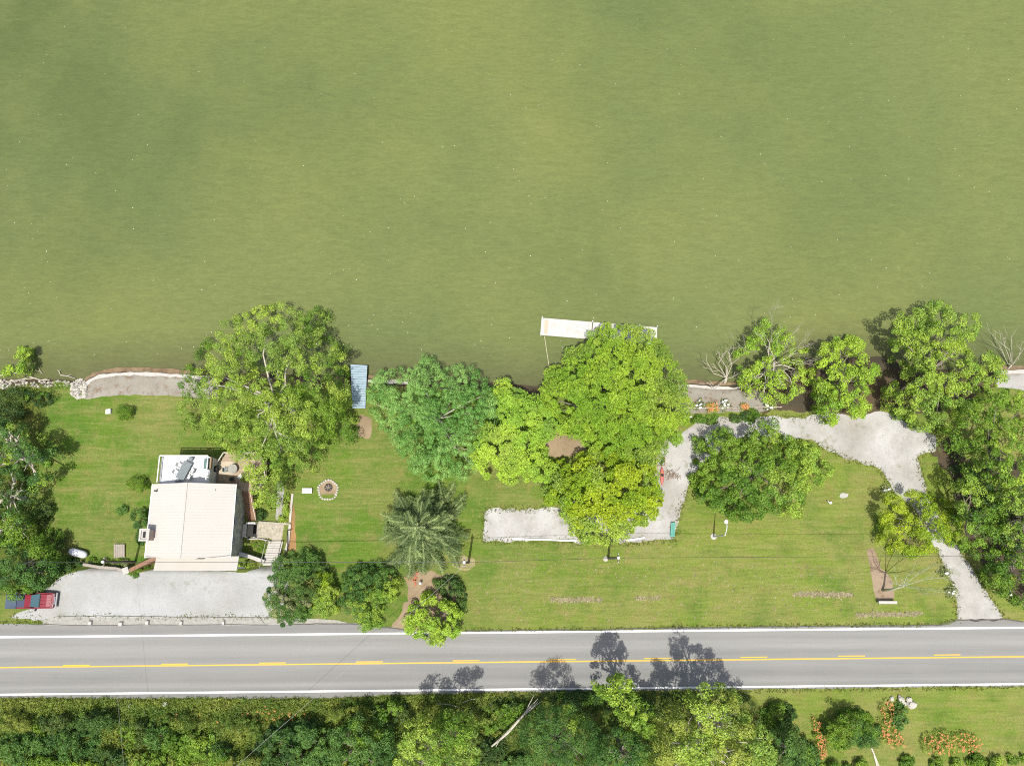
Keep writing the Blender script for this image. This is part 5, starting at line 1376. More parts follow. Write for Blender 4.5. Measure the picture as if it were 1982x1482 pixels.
# roadside bushes
tree('shrub', 'big dark green roadside bush beside the concrete steps', 'shrub', [(530, 1088), (560, 1068), (600, 1065), (630, 1085), (640, 1110), (622, 1140), (605, 1165), (570, 1160), (540, 1140), (520, 1120)], 4.0, 1.2, 'deep', 'dark', 0.3, leaf=0.22, per=80, clump=0.65, aspect=0.55, seed=51, shrub=True, trunk_r=0.12, bump=0.6, limbs=8)
tree('shrub', 'silvery olive bush at the road edge end of the parking', 'shrub', [(508, 1145), (530, 1135), (560, 1150), (600, 1160), (608, 1180), (590, 1200), (545, 1210), (522, 1185)], 3.0, 0.8, 'silver', 'deep', 0.35, leaf=0.22, per=80, clump=0.6, aspect=0.4, seed=52, shrub=True, trunk_r=0.08, bump=0.5, limbs=6)
tree('shrub', 'bright yellow green bush squeezed between two dark bushes', 'shrub', [(618, 1110), (632, 1105), (645, 1125), (660, 1155), (655, 1182), (630, 1192), (605, 1185), (606, 1160)], 3.2, 1.0, 'lime', 'yellow', 0.3, leaf=0.20, per=75, clump=0.55, aspect=0.6, seed=53, shrub=True, trunk_r=0.08, bump=0.5, limbs=6)
tree('shrub', 'tall glossy dark green bush leaning to the road', 'shrub', [(665, 1110), (690, 1092), (730, 1085), (765, 1100), (772, 1130), (765, 1160), (740, 1180), (738, 1210), (708, 1222), (680, 1190), (655, 1170), (660, 1135)], 4.2, 1.2, 'deep', 'fresh', 0.25, leaf=0.23, per=80, clump=0.65, aspect=0.5, seed=54, shrub=True, trunk_r=0.12, bump=0.7, limbs=8)
tree('broadleaf_tree', 'round vivid green tree overhanging the road edge line', 'tree', [(800, 1165), (820, 1152), (835, 1145), (858, 1152), (880, 1175), (898, 1195), (892, 1225), (872, 1232), (850, 1250), (822, 1235), (792, 1230), (785, 1200)], 5.5, 1.8, 'bright', 'fresh', 0.3, leaf=0.24, per=80, clump=0.65, aspect=0.8, seed=55, trunk_r=0.16, bump=0.6, limbs=8)
tree('shrub', 'dark shrub shape standing in for the shadow of the round vivid green tree', 'shrub', [(838, 1125), (880, 1112), (902, 1140), (900, 1180), (870, 1170)], 2.0, 0.6, 'dark', None, 0, leaf=0.22, per=55, clump=0.6, seed=56, shrub=True, trunk_r=0.08, bump=0.4, limbs=5)  # shrub shape added, its dark colour stands for the tree's shadow
# garden shrubs near the house
GS = [(240, 797, 17, 15, 1.6, 'mid', 'small round conifer bush on the lawn beside the white box'), (267, 936, 20, 17, 1.9, 'mid', 'round bush beside the upper left corner of the house'), (236, 986, 10, 9, 0.9, 'deep', 'tiny shrub on the lawn left of the house'), (271, 1004, 18, 20, 2.2, 'deep', 'dark bush against the house wall above the chimney'), (272, 1040, 8, 14, 1.2, 'deep', 'narrow bush between the chimney and the lawn'), (470, 1097, 12, 10, 0.9, 'fresh', 'low bright plant at the corner of the porch'), (485, 1092, 9, 8, 1.0, 'olive', 'yellowish shrub below the white garden wall'), (545, 1004, 8, 8, 1.0, 'fresh', 'bright green shrub at the lower end of the concrete path'), (555, 975, 7, 22, 0.9, 'fresh', 'green hedge strip between path and garden wall'), (505, 996, 9, 11, 1.2, 'dark', 'dark shrub at the foot of the wooden stairs'), (500, 1055, 14, 10, 0.35, 'mid', 'low green groundcover in the sunken bed')]
for k, (x, y, rx, ry, h, pal, lab) in enumerate(GS):
    tree('shrub', lab, 'shrub', ell(x, y, rx, ry, 12, k + 60), h, 0.3 * h, pal, None, 0, leaf=0.17, per=60, clump=0.45, seed=60 + k, shrub=True, trunk_r=0.05, bump=0.15, limbs=5, aspect=0.35 if pal == 'mid' else 0.6)
for k, x in enumerate(range(178, 250, 9)):
    tree('hosta', 'pale leafy plant in the row along the parking wall, %s' % ['first from the left', 'second from the left', 'third from the left', 'fourth from the left', 'fourth from the right', 'third from the right', 'second from the right', 'first from the right'][k], 'plant', ell(x, 1087 + (k % 3) * 4, 7, 7, 8, k), 0.7, 0.2, 'silver' if k % 2 else 'olive', 'mid', 0.3, leaf=0.28, per=26, clump=0.35, seed=80 + k, shrub=True, trunk_r=0.03, bump=0.1, limbs=2, aspect=0.3, group='plants along the parking wall')
for k, (x, y, lab) in enumerate(((252, 1108, 'tiny weed tuft on the gravel nearest the timber wall'), (268, 1104, 'weed tuft on the gravel in the middle of the small patch'), (282, 1098, 'weed tuft on the gravel nearest the house'), (262, 1113, 'weed tuft on the gravel nearest the road'))):
    tree('weed_tuft', lab, 'weed', ell(x, y, 5, 4, 8, k), 0.25, 0.1, 'mid', None, 0, leaf=0.14, per=25, clump=0.25, seed=95 + k, shrub=True, trunk_r=0.02, bump=0.05, limbs=2, group='weeds in the gravel')

# woods and thicket below the road
BG = 'trees below the road'
tree('woodland_tree', 'bright lime tree at the bottom edge left of the fallen branch', 'tree', [(790, 1400), (810, 1385), (845, 1392), (870, 1372), (895, 1385), (922, 1400), (928, 1440), (915, 1500), (760, 1500), (775, 1450)], 14, 6.0, 'lime', 'mid', 0.25, leaf=0.25, per=80, clump=0.8, aspect=0.7, seed=101, group=BG, bump=1.4, limbs=16, dens=0.8)
tree('woodland_tree', 'large olive green tree at the bottom edge whose shadow covers the road', 'tree', [(1280, 1390), (1310, 1365), (1345, 1332), (1370, 1322), (1400, 1325), (1430, 1345), (1455, 1385), (1490, 1430), (1505, 1500), (1260, 1500), (1255, 1440)], 16, 8.0, 'olive', 'lime', 0.4, leaf=0.25, per=80, clump=0.85, aspect=0.7, seed=102, group=BG, bump=1.4, limbs=30, dens=0.85, bark='bark_pale')
tree('woodland_tree', 'slanting green tree whose branch tip reaches over the lower edge line', 'tree', [(1150, 1328), (1172, 1322), (1185, 1308), (1222, 1308), (1226, 1340), (1245, 1365), (1270, 1395), (1262, 1425), (1225, 1405), (1185, 1375), (1165, 1350)], 13, 8.0, 'mid', 'fresh', 0.4, leaf=0.26, per=75, clump=0.75, aspect=0.75, seed=103, group=BG, bump=1.0, limbs=14, dens=0.9)
tree('woodland_tree', 'deep green tree at the bottom edge right of the fallen branch', 'tree', [(1010, 1405), (1045, 1372), (1075, 1365), (1110, 1372), (1150, 1400), (1165, 1440), (1180, 1500), (1000, 1500), (1005, 1450)], 14, 6.0, 'deep', 'fresh', 0.3, leaf=0.24, per=80, clump=0.8, aspect=0.45, seed=104, group=BG, bump=1.2, limbs=12)
tree('woodland_tree', 'mid green tree at the bottom edge between deep green and olive trees', 'tree', [(1155, 1430), (1200, 1410), (1240, 1425), (1258, 1450), (1262, 1500), (1150, 1500)], 13, 6.0, 'mid', 'deep', 0.4, leaf=0.25, per=80, clump=0.8, aspect=0.6, seed=105, group=BG, bump=1.0, limbs=10)
tree('woodland_tree', 'dark green tree at the bottom edge left of the bright lime tree', 'tree', [(640, 1425), (665, 1400), (700, 1385), (740, 1395), (768, 1430), (755, 1500), (640, 1500)], 7, 2.5, 'deep', 'mid', 0.4, leaf=0.26, per=80, clump=0.8, aspect=0.6, seed=106, group=BG, bump=1.0, limbs=10)
tree('shrub', 'very dark round bush below the road left of centre', 'shrub', [(500, 1425), (540, 1395), (600, 1392), (640, 1415), (648, 1455), (640, 1500), (490, 1500)], 4.0, 1.2, 'dark', 'deep', 0.3, leaf=0.24, per=85, clump=0.75, seed=107, shrub=True, bump=0.7, limbs=8)
THK = [(40, 1450, 62, 34, 'deep'), (110, 1408, 50, 22, 'shade'), (140, 1440, 60, 34, 'deep'), (180, 1400, 45, 22, 'dark'), (215, 1470, 40, 22, 'dark'), (260, 1420, 34, 26, 'shade'), (20, 1400, 40, 22, 'weed'), (310, 1425, 40, 24, 'deep'), (350, 1450, 38, 30, 'deep'), (385, 1430, 32, 20, 'fresh'), (420, 1462, 40, 26, 'dark'), (300, 1475, 40, 20, 'mid'), (90, 1482, 60, 20, 'mid'), (165, 1485, 40, 16, 'bright'), (470, 1410, 40, 26, 'weed'), (460, 1478, 40, 22, 'weed'), (250, 1475, 28, 20, 'olive'), (340, 1400, 60, 18, 'weed'), (690, 1385, 50, 20, 'weed'), (760, 1380, 40, 22, 'shade'), (960, 1400, 40, 25, 'mid'), (950, 1460, 35, 30, 'shade'), (600, 1480, 40, 18, 'deep'), (690, 1490, 36, 18, 'olive'), (1240, 1375, 30, 20, 'dark'), (1120, 1350, 50, 14, 'dark'), (985, 1372, 40, 16, 'shade'), (1550, 1462, 36, 30, 'deep'), (1510, 1385, 34, 26, 'dark'), (1000, 1480, 30, 20, 'deep')]
adj = ['at the far left bottom corner', 'left of the vertical service wire, upper row', 'left of the vertical service wire, middle row', 'just left of the vertical service wire', 'below the vertical service wire', 'right of the vertical service wire', 'weedy and dull at the left photo edge', 'between the two service wires, left one', 'between the two service wires, middle one', 'bright one between the two service wires', 'dark one near the diagonal wire end', 'at the bottom edge between the wires', 'at the bottom edge left', 'bright one at the bottom edge left', 'yellowish one under the diagonal wire', 'yellowish one at the bottom under the diagonal wire', 'pale one at the bottom beside the vertical wire', 'long yellowish one below the road edge', 'yellowish one above the dark green bottom tree', 'shaded one above the bright lime tree', 'green one beside the fallen branch', 'shaded one below the fallen branch', 'at the bottom of the very dark bush', 'pale one at the bottom of the dark green tree', 'dark one under the slanting tree', 'dark flat one along the lower edge line', 'shaded one at the tip of the fallen branch', 'green one right of the olive tree at the bottom', 'shaded one above the dark one by the olive tree', 'deep green one left of the deep green tree']
for k, (x, y, rx, ry, pal) in enumerate(THK):
    tree('thicket_shrub', 'wild thicket shrub below the road, ' + adj[k], 'shrub', ell(x, y, rx, ry, 14, k + 7), 2.0 + 0.9 * ((k * 5) % 4) / 3, 0.6, pal, 'mid' if pal in ('deep', 'dark', 'shade') else 'weed', 0.25, leaf=0.23 if pal != 'weed' else 0.3, per=60, clump=0.65, aspect=0.65 if pal != 'weed' else 0.25, seed=120 + k, shrub=True, trunk_r=0.06, bump=0.6, limbs=5, group='wild thicket shrubs')
# tidy shrubs in the bottom right corner
tree('woodland_tree', 'dark shrub raised to tree height for added shade between the olive tree and the first lily strip', 'tree', [(1490, 1420), (1515, 1398), (1545, 1405), (1562, 1440), (1560, 1500), (1500, 1500)], 8, 2.5, 'dark', 'deep', 0.3, leaf=0.25, per=80, clump=0.75, seed=108, group=BG, bump=0.8, limbs=8)  # shrub made tree high to cast the shade of unseen trees beyond
tree('shrub', 'spreading dark green shrub between two strips of orange lilies', 'shrub', [(1580, 1425), (1600, 1392), (1640, 1372), (1680, 1378), (1700, 1405), (1698, 1440), (1650, 1445), (1600, 1450)], 4.6, 1.2, 'deep', 'mid', 0.3, leaf=0.24, per=75, clump=0.65, aspect=0.45, seed=160, shrub=True, bump=0.5, limbs=6)
tree('shrub', 'shrub on the shaded lawn right of the orange lily strip with boulders', 'shrub', ell(1742, 1385, 14, 26, 12, 5), 1.6, 0.5, 'deep', None, 0, leaf=0.22, per=60, clump=0.5, seed=161, shrub=True, bump=0.3, limbs=4)
ROWS = [(1592, 1484, 10), (1615, 1482, 11), (1640, 1482, 10), (1668, 1478, 13), (1756, 1472, 16), (1812, 1476, 14), (1852, 1474, 12), (1888, 1472, 20), (1915, 1478, 14), (1934, 1470, 9), (1960, 1466, 11), (1984, 1464, 8)]
nm = ['first from the left', 'second from the left', 'third from the left', 'fourth from the left', 'fifth from the left, beside the white pipe', 'sixth from the left, under the long lily bed', 'seventh from the left, under the long lily bed', 'largest one, right of the long lily bed', 'next to the largest one on its right', 'third from the right edge', 'second from the right edge', 'cut by the right photo edge']
for k, (x, y, r) in enumerate(ROWS):
    tree('clipped_shrub', 'small round shrub in the bottom row, ' + nm[k], 'shrub', ell(x, y + 3, r * 0.85, r * 0.85, 12, k), 1.3, 0.4, 'mid' if k % 3 else 'fresh', None, 0, leaf=0.18, per=55, clump=0.42, seed=170 + k, shrub=True, trunk_r=0.05, bump=0.15, limbs=4, group='row of small round shrubs')

# ---- spruce
def spruce(label, cpx, height, reach, seed):
    g = np.random.default_rng(seed)
    q0 = GP(*cpx, height - 0.4)
    q = np.array([q0[0], q0[1], float(hgt(q0[0], q0[1]))])
    t = thing('spruce_tree', label, 'tree', q)
    m = MB(); m.tube([q + [0, 0, -0.3], q + [0, 0, height * 0.5], q + [0, 0, height]], [0.3, 0.18, 0.03], 9); m.build('trunk', 'bark', t)
    V, Cc = [], []
    limb = MB()
    def needles(P, dr, wid, tone, ln):
        """short needle sprays on both sides of a twig through points P"""
        n = len(P)
        side = np.cross(dr, np.array([0, 0, 1.0])); side /= np.linalg.norm(side) + 1e-9
        for sg in (-1, 1):
            d = side * sg * g.uniform(0.5, 1.0, n)[:, None] + dr * g.uniform(0.5, 1.1, n)[:, None] + np.array([0, 0, 1]) * g.uniform(-0.5, 0.25, n)[:, None]
            d /= np.linalg.norm(d, axis=1)[:, None]
            w_ = np.cross(d, np.array([0, 0, 1.0])); w_ /= np.linalg.norm(w_, axis=1)[:, None] + 1e-9
            w_ = w_ + np.array([0, 0, 1]) * g.normal(0, 0.4, n)[:, None]
            L = (ln * g.uniform(0.6, 1.2, n))[:, None]
            V.append(np.stack([P - w_ * wid * 0.4, P + d * L * 0.55 - w_ * wid, P + d * L, P + d * L * 0.55 + w_ * wid], 1))
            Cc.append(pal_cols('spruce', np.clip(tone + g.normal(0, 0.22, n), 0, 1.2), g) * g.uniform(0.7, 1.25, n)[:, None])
    tiers = 13
    for k in range(tiers):
        f = k / (tiers - 1)
        z0 = height * (0.95 - 0.84 * f)
        L0 = 0.4 + reach * f ** 0.75
        nb = 6 + int(6 * min(1, f * 1.6))
        off = g.uniform(0, 6.28)
        for b in range(nb):
            a = off + 2 * np.pi * b / nb + g.normal(0, 0.33)
            L = L0 * g.uniform(0.42, 1.02)
            n = max(5, int(L / 0.08))
            s = np.linspace(0, 1, n)
            ang = a + g.normal(0, 0.2) * s + 0.05 * np.sin(7 * s + g.uniform(0, 6))
            zz = z0 + q[2] + L * (0.12 * s - 0.42 * s ** 2 + 0.16 * s ** 3) + g.normal(0, 0.15)
            P = np.stack([q[0] + L * s * np.cos(ang), q[1] + L * s * np.sin(ang), zz], 1)
            limb.tube(P[::max(1, n // 5)], list(np.linspace(0.05, 0.012, len(P[::max(1, n // 5)]))), 4, cap=False)
            dr = (P[-1] - P[0]) / np.linalg.norm(P[-1] - P[0])
            tone = g.uniform(0.15, 1.0)
            needles(P, dr, 0.035, tone, 0.20)
            needles(P + [0, 0, 0.03], dr, 0.035, tone + 0.25, 0.14)
            side = np.cross(dr, np.array([0, 0, 1.0])); side /= np.linalg.norm(side)
            p = 0.12 * L
            while p < 0.97 * L:
                u = p / L
                i = min(n - 1, int(u * (n - 1)))
                for sg in (-1, 1):
                    bl = (0.20 + 0.40 * L * (1 - u) ** 0.7 * min(1, 0.35 + u * 1.6)) * g.uniform(0.55, 1.15)
                    bl = min(bl, 1.35)
                    bd = side * sg * g.uniform(0.55, 0.95) + dr * g.uniform(0.55, 0.95) + np.array([0, 0, g.uniform(-0.55, -0.1)])
                    bd /= np.linalg.norm(bd)
                    nn = max(3, int(bl / 0.075))
                    ss = np.linspace(0, 1, nn)[:, None]
                    BP = P[i] + bd * bl * ss + np.array([0, 0, -0.22 * bl]) * ss ** 2
                    needles(BP, bd, 0.032, 0.05 + 0.55 * tone * (0.3 + 0.7 * u) + g.normal(0, 0.1), 0.15)  # inner twigs darker: shade between the boughs put into the needle colour
                p += g.uniform(0.14, 0.26)
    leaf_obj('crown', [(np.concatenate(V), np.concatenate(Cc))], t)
    limb.build('boughs', 'bark', t)
spruce('big spruce with radiating needle boughs in the middle of the lawn', (803, 1018), 11.5, 6.9, 5)

# ---- bare trees and dead branches
q = G(1707, 1142)
hub = GP(1748, 1134, q[2] + 4.6)
bare_tree('bare_tree', 'leafless pale tree standing in the wood chip strip', q,
          [(hub, GP(1775, 1100, 7.5) - hub, 2.6, 0.055), (hub, GP(1800, 1095, 7.5) - hub, 3.2, 0.055), (hub, GP(1830, 1118, 8) - hub, 3.8, 0.055), (hub, GP(1835, 1142, 8) - hub, 3.8, 0.05), (hub, GP(1728, 1095, 6.5) - hub, 2.4, 0.05), (hub, GP(1790, 1150, 7) - hub, 2.6, 0.04), (hub, GP(1760, 1105, 7.5) - hub, 2.2, 0.045), (hub, GP(1705, 1120, 5.5) - hub, 1.6, 0.04)],
          'bark_green', 0.17, 3, [q + [0, 0, -0.3], q * 0.6 + hub * 0.4 + [0.1, -0.1, 0], hub], depth=2, spread=0.3, kids=3, shrink=0.5)
q = G(1402, 742)
hub = q + np.array([0.1, 0.6, 0.9])
bare_tree('dead_tree', 'dead grey tree fanning its bare branches over the water by the beach', q,
          [(hub, GP(x, y, 1.2) - hub, 0.9 * np.linalg.norm(GP(x, y, 1.2) - hub), 0.06) for x, y in ((1370, 690), (1385, 686), (1402, 676), (1412, 684), (1372, 725), (1378, 710), (1430, 700), (1440, 715))],
          'bark_pale', 0.24, 5, [q + [0, -0.1, -0.3], q + [0.05, 0.2, 0.4], hub], depth=1, spread=0.3, kids=3, shrink=0.4)
q = G(1950, 716)
hub = q + np.array([0.2, 0.5, 0.8])
bare_tree('dead_tree', 'thin leafless sapling over the water at the right edge', q,
          [(hub, GP(x, y, 2.2) - hub, 0.95 * np.linalg.norm(GP(x, y, 2.2) - hub), 0.045) for x, y in ((1928, 648), (1942, 645), (1958, 650), (1975, 655), (1988, 665), (1990, 690), (1920, 662))],
          'bark_pale', 0.14, 6, [q + [0, 0, -0.3], hub], depth=1, spread=0.25, kids=3, shrink=0.4)
q = G(1498, 745)
hubs = GP(1498, 700, 3.5)
bare_tree('dead_branches', 'bare grey branches standing out of the half dead shore tree', q,
          [(hubs + (GP(x, y, z) - hubs) * 0.45, GP(x, y, z) - hubs, 0.5 * np.linalg.norm(GP(x, y, z) - hubs), 0.024) for x, y, z in ((1488, 612, 8), (1505, 640, 8), (1545, 640, 7.0), (1552, 655, 7.0), (1565, 672, 5.5), (1525, 660, 7.5), (1470, 650, 7.0), (1575, 690, 4.0), (1510, 740, 6.0), (1425, 655, 5.5), (1535, 720, 6.5), (1560, 700, 5.5))],
          'bark_pale', 0.10, 8, [q + [0, 0, -0.3], hubs], depth=3, spread=0.45, kids=4, shrink=0.45, cat='branches')
# fallen branch by the road
a = G(952, 1438); b = G(1040, 1355)
t = thing('fallen_branch', 'long pale fallen branch lying in the thicket below the road', 'branch', a)
a3, b3 = a + [0, 0, 1.6], b + [0, 0, 1.1]
m = MB(); m.tube([a3, a3 * 0.7 + b3 * 0.3 + [0.2, 0, 0.15], a3 * 0.35 + b3 * 0.65 + [0, 0.1, 0.25], b3], [0.10, 0.16, 0.14, 0.05], 7); m.build('stem', 'bark_pale', t)
for k, (f, dx, dy) in enumerate(((0.6, 1.6, 1.9), (0.65, 2.0, 2.2), (0.7, 1.2, 2.3), (0.75, 1.9, 1.4), (0.2, -0.6, -1.0))):
    p = a3 * (1 - f) + b3 * f + [0, 0, 0.2]; m = MB(); m.tube([p, p + [dx * 0.5, dy * 0.5 + 0.1, 0.2], p + [dx, dy, 0.05]], [0.08, 0.055, 0.02], 5); m.build('fork', 'bark_pale', t)
for k, (p0, p1, lab) in enumerate((((845, 1360), (895, 1370), 'thin grey stick on the verge left of the fallen branch'), ((895, 1358), (925, 1352), 'thin pale stick near the lower edge line'))):
    a = G(*p0) + [0, 0, 0.25]; b = G(*p1) + [0, 0, 0.3]
    o = MB().tube([a, (a + b) / 2 + [0.1, 0.2, 0.1], b], [0.06, 0.05, 0.02], 5).build('stick', 'bark_pale', None, a - [0, 0, 0.25]); tag(o, lab, 'stick')
# white pipe bottom right
for k, (p0, p1, lab) in enumerate((((1686, 1446), (1704, 1490), 'long pale pole lying at the bottom beside the fifth round shrub'), ((1691, 1460), (1700, 1492), 'shorter pale pole lying left of the long one'))):
    a = G(*p0) + [0, 0, 0.1]; b = G(*p1) + [0, 0, 0.1]
    o = MB().tube([a, b], 0.09, 7).build('wooden_pole', 'wood_pale', None, a); tag(o, lab, 'pole')
for k, (x, y, s_, lab) in enumerate(((1742, 1352, 2.2, 'long flat pale boulder at the top of the lily strip'), (1758, 1353, 1.8, 'flat pale boulder right of the long one'), (1763, 1362, 2.6, 'broad pale boulder nearest the open lawn'), (1748, 1361, 1.6, 'small pale boulder in the middle of the group'), (1725, 1351, 1.4, 'small pale boulder at the left end of the group'), (320, 1362, 1.5, 'single pale stone on the verge below the road'), (252, 1365, 1.2, 'small pale stone on the verge beside the vertical wire'))):
    stone(x, y, s_, 2 * k, lab, None)

# ---- flowering plants
def flowers(name, label, cat, poly, h, n_cl, bloom, nb, bs, pal, seed, leaf=0.34, aspect=0.14, per=26, group=None, blob=False):
    g = np.random.default_rng(seed)
    P = np.array(poly, float); c = P.mean(0); q = G(*c)
    t = thing(name, label, cat, q, group)
    pts, sd = inside_px(poly, n_cl, 3.0, g)
    C = np.array([G(*p) for p in pts]); C[:, 2] += h * 0.45
    leaf_obj('leaves', [leaf_arrays(C, np.full(len(C), 0.36), pal_cols(pal, g.random(len(C)), g), per, leaf, g, aspect, 0.3, 1.0, 0.6)], t)
    pts, sd = inside_px(poly, nb, 1.0, g)
    if blob:
        for p in pts:
            b = G(*p) + [0, 0, h * g.uniform(0.8, 1.0)]
            m = MB(); m.rock(b, bs * g.uniform(0.7, 1.2), 0.7, int(g.integers(1000))); m.build('blossom', bloom, t, smooth=True)
    else:
        V = []
        for p in pts:
            b = G(*p) + [0, 0, h * g.uniform(0.75, 1.1)]
            for k in range(4):
                a = g.uniform(0, 6.28); d = np.array([math.cos(a), math.sin(a), g.uniform(0.1, 0.7)]); sd_ = np.array([-math.sin(a), math.cos(a), 0])
                V.append([b, b + d * bs * 0.6 + sd_ * bs * 0.3, b + d * bs, b + d * bs * 0.6 - sd_ * bs * 0.3])
        V = np.array(V) - ORG[t.name]
        o = link('blossoms', make_mesh('blossoms', V.reshape(-1, 3), np.arange(len(V) * 4), np.arange(0, len(V) * 4, 4)), bloom, t); o['kind'] = 'stuff'
    return t
flowers('daylily_bed', 'long oval bed of orange lilies on the bottom right lawn', 'flowers', [(1775, 1438), (1785, 1420), (1820, 1412), (1870, 1415), (1895, 1430), (1890, 1448), (1840, 1458), (1790, 1455)], 1.0, 80, 'blossom_orange', 115, 0.16, 'olive', 201)
flowers('daylily_bed', 'upright strip of orange lilies below the pale boulders', 'flowers', [(1700, 1362), (1718, 1352), (1728, 1380), (1738, 1410), (1745, 1440), (1725, 1448), (1705, 1430), (1698, 1395)], 1.0, 70, 'blossom_orange', 95, 0.16, 'olive', 202)
flowers('daylily_bed', 'narrow strip of orange lilies left of the spreading shrub', 'flowers', [(1568, 1385), (1580, 1390), (1592, 1420), (1597, 1458), (1582, 1470), (1575, 1430)], 1.0, 30, 'blossom_orange', 80, 0.16, 'olive', 203)
flowers('daylily_bed', 'wild orange lilies on the verge between the two service wires', 'flowers', [(300, 1385), (330, 1378), (400, 1380), (430, 1395), (380, 1402), (310, 1400)], 0.8, 70, 'blossom_orange', 18, 0.13, 'weed', 204)
flowers('daylily_bed', 'wild orange lilies under the diagonal service wire', 'flowers', [(470, 1378), (520, 1362), (575, 1368), (610, 1385), (590, 1400), (520, 1398), (475, 1400)], 0.8, 90, 'blossom_orange', 34, 0.13, 'weed', 205)
flowers('daylily_bed', 'orange flowers by the beach fence nearest the lime tree', 'flowers', [(1366, 783), (1385, 782), (1388, 796), (1368, 800)], 0.7, 16, 'blossom_orange', 40, 0.18, 'yellow', 206)
flowers('daylily_bed', 'orange flowers in the middle of the beach fence', 'flowers', [(1432, 784), (1446, 783), (1446, 794), (1433, 794)], 0.7, 10, 'blossom_orange', 28, 0.18, 'olive', 207)
WB = 'white blooming plants'
for k, (x, y, rx, ry, nb, lab) in enumerate(((1351, 784, 9, 10, 6, 'white blooming plant at the left end of the beach fence'), (1402, 785, 11, 12, 8, 'white blooming plant between the two orange flower patches'), (1487, 789, 12, 6, 6, 'white blooming plant at the right end of the beach fence'), (1824, 1108, 9, 7, 3, 'upper white blooming plant along the right gravel lane'), (1838, 1145, 9, 9, 3, 'lower white blooming plant along the right gravel lane'), (1712, 948, 8, 8, 3, 'white blooming plant above the golden tree'), (1945, 1148, 7, 6, 2, 'white blooming plant at the mouth of the lane'))):
    flowers('hydrangea', lab, 'flowers', ell(x, y, rx, ry, 10, k), 0.8, 9, 'blossom_white', nb, 0.2, 'silver', 210 + k, leaf=0.3, aspect=0.4, per=20, group=WB, blob=True)
for k, (x, y, rx, ry, lab) in enumerate(((1352, 812, 13, 8, 'dark low bush below the left white bloom'), (1375, 812, 12, 8, 'dark low bush below the left orange flowers'), (1425, 808, 12, 9, 'mid green low bush below the lying boards'), (1452, 804, 18, 14, 'larger dark bush behind the beach fence'))):
    tree('shrub', lab, 'shrub', ell(x, y, rx, ry, 12, k), 1.0, 0.3, 'shade', 'mid', 0.2, leaf=0.2, per=45, clump=0.45, seed=230 + k, shrub=True, trunk_r=0.05, bump=0.2, limbs=4)
tree('shrub', 'small sunny yellow bush at the lower tip of the upright shore tree', 'shrub', ell(1608, 812, 12, 11, 12, 3), 1.6, 0.5, 'yellow', None, 0, leaf=0.2, per=60, clump=0.45, seed=240, shrub=True, bump=0.2, limbs=4)

# ---- weeds on the verge: too many to count
g = np.random.default_rng(77)
def weeds(label, poly, n, pal, h, leaf, seed):
    g = np.random.default_rng(seed)
    pts, _ = inside_px(poly, n, 2.2, g)
    C = np.array([G(*p) for p in pts]); C[:, 2] += h * 0.4
    o = leaf_obj('weeds', [leaf_arrays(C, np.full(len(C), h), pal_cols(pal, np.clip(0.5 + 0.5 * pnoise(C[:, 0], C[:, 1], seed), 0, 1), g), 14, leaf, g, 0.16, 0.35, 0.8, 0.6)])
    tag(o, label, 'weeds', kind='stuff')
weeds('tangled dull weeds along the left verge below the road', [(-20, 1353), (470, 1353), (480, 1482), (-20, 1482)], 2600, 'weed', 0.45, 0.42, 301)
weeds('yellowish weeds along the middle verge below the road', [(470, 1353), (640, 1353), (800, 1346), (960, 1342), (960, 1400), (760, 1440), (480, 1482)], 2200, 'weed', 0.4, 0.42, 302)
weeds('dark weeds under the trees below the road', [(960, 1342), (1440, 1338), (1500, 1400), (1560, 1482), (760, 1482), (780, 1440)], 1800, 'shade', 0.45, 0.42, 303)
weeds('grassy weeds between the shrubs of the left shore', [(-20, 748), (100, 745), (120, 770), (60, 800), (-20, 810)], 350, 'weed', 0.3, 0.3, 304)
weeds('short grass on the rim of the rubble heap', [(105, 738), (135, 740), (135, 752), (105, 752)], 60, 'fresh', 0.25, 0.25, 305)
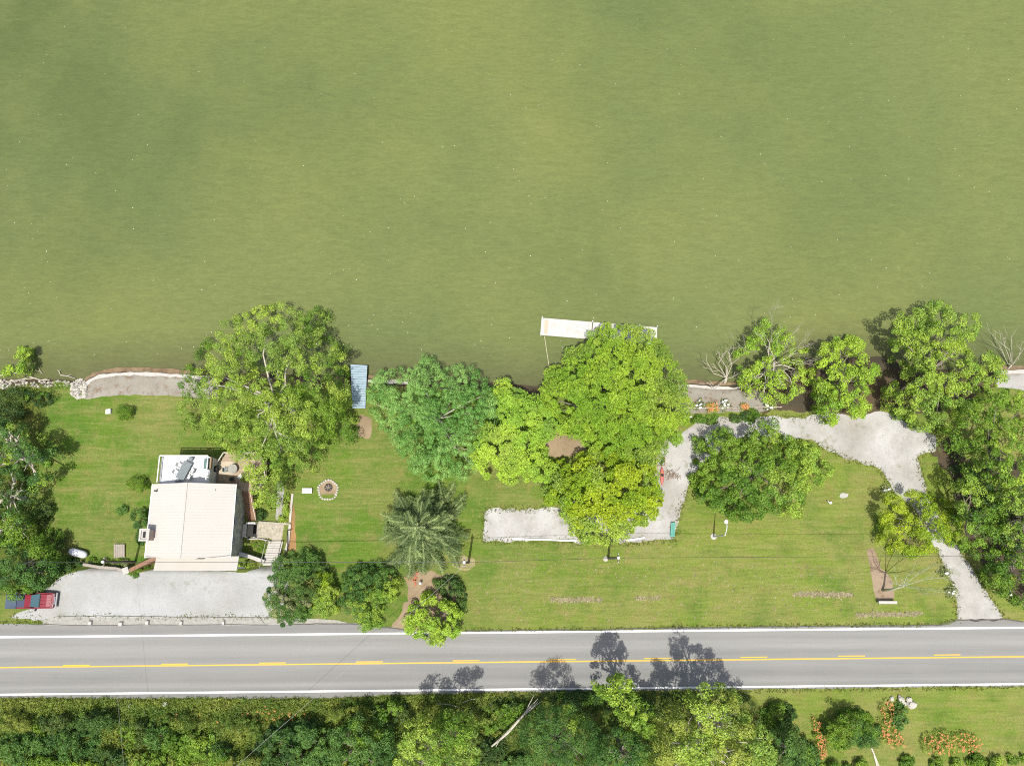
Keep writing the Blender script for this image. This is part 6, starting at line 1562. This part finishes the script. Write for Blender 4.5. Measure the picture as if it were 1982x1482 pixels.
# ---- grass creeping over the rims of gravel and road: too many blades to count
def fringe(label, runs, per_m, spread, pal, seed, size=0.2, up=0.6, jit=0.6):
    g = np.random.default_rng(seed); C = []
    for pts in runs:
        W = [G(*p) for p in pts]
        for i in range(len(W) - 1):
            L = np.linalg.norm(W[i + 1] - W[i])
            for _ in range(int(L * per_m)):
                f = g.random(); p = W[i] * (1 - f) + W[i + 1] * f
                p = p + np.array([g.normal(0, spread), g.normal(0, spread), 0]); p[2] = float(hgt(p[0], p[1])) + 0.03; C.append(p)
    C = np.array(C)
    o = leaf_obj('grass_fringe', [leaf_arrays(C, g.uniform(0.04, 0.22, len(C)), pal_cols(pal, g.random(len(C)), g), 7, size, g, 0.3, up, 0.4 if up < 1 else 0.12, jit)])
    tag(o, label, 'grass', kind='stuff')
fringe('ragged grass creeping over the rims of the right gravel lane', [[(1345, 915), (1318, 980), (1308, 1044)], [(935, 1046), (937, 990), (945, 984), (1080, 985)], [(935, 1047), (1200, 1052), (1308, 1046)], [(1570, 852), (1640, 888), (1700, 905), (1735, 955)], [(1812, 1062), (1848, 1140), (1853, 1199)], [(1350, 812), (1520, 806), (1580, 806)], [(1860, 1068), (1945, 1199)], [(1812, 872), (1775, 885), (1800, 975)]], 16.0, 0.26, 'lawnish', 401, 0.14, 2.0, 0.4)
fringe('ragged grass creeping over the rims of the white parking', [[(20, 1194), (90, 1200)], [(88, 1136), (120, 1118), (152, 1104)], [(20, 1194), (70, 1178), (60, 1180)], [(530, 1110), (530, 1190)], [(110, 1193), (520, 1194)]], 6, 0.2, 'lawnish', 402, 0.12, 2.0, 0.4)
fringe('ragged grass along the road edges', [[(900, 1219), (1240, 1215), (1400, 1211), (1600, 1209), (1815, 1208), (1848, 1197)], [(1440, 1336), (1982, 1329)], [(0, 1352), (480, 1353), (640, 1352), (800, 1345), (1000, 1340)], [(0, 1203), (90, 1205)]], 9.0, 0.13, 'lawnish', 403, 0.15, 2.0, 0.4)
fringe('straw coloured streak of dry clippings in the middle of the front lawn', [[(1065, 1160), (1165, 1160)], [(1080, 1161), (1150, 1161)], [(1230, 1157), (1280, 1157)]], 22, 0.14, 'straw', 404, 0.2, 5.0, 0.25)
fringe('straw coloured streak of dry clippings left of the bare tree', [[(1535, 1149), (1650, 1150)], [(1550, 1150), (1640, 1150.5)]], 30, 0.13, 'straw', 405, 0.2, 5.0, 0.25)
fringe('straw coloured streak of dry clippings at the road edge below the white board', [[(1660, 1190), (1785, 1187)], [(1690, 1189), (1770, 1187)]], 30, 0.13, 'straw', 406, 0.2, 5.0, 0.25)
fringe('scattered dry clippings on the front lawn', [[(940, 1075), (1400, 1065)], [(920, 1130), (1660, 1110)], [(920, 1180), (1800, 1165)], [(1000, 1100), (1600, 1130)]], 2, 1.1, 'straw', 407, 0.16, 5.0, 0.25)
print('LEAVES', CROWN_N[0], 'TRIS', sum(len(o.data.polygons) for o in bpy.data.objects if o.type == 'MESH'), 'OBJS', len(bpy.data.objects))
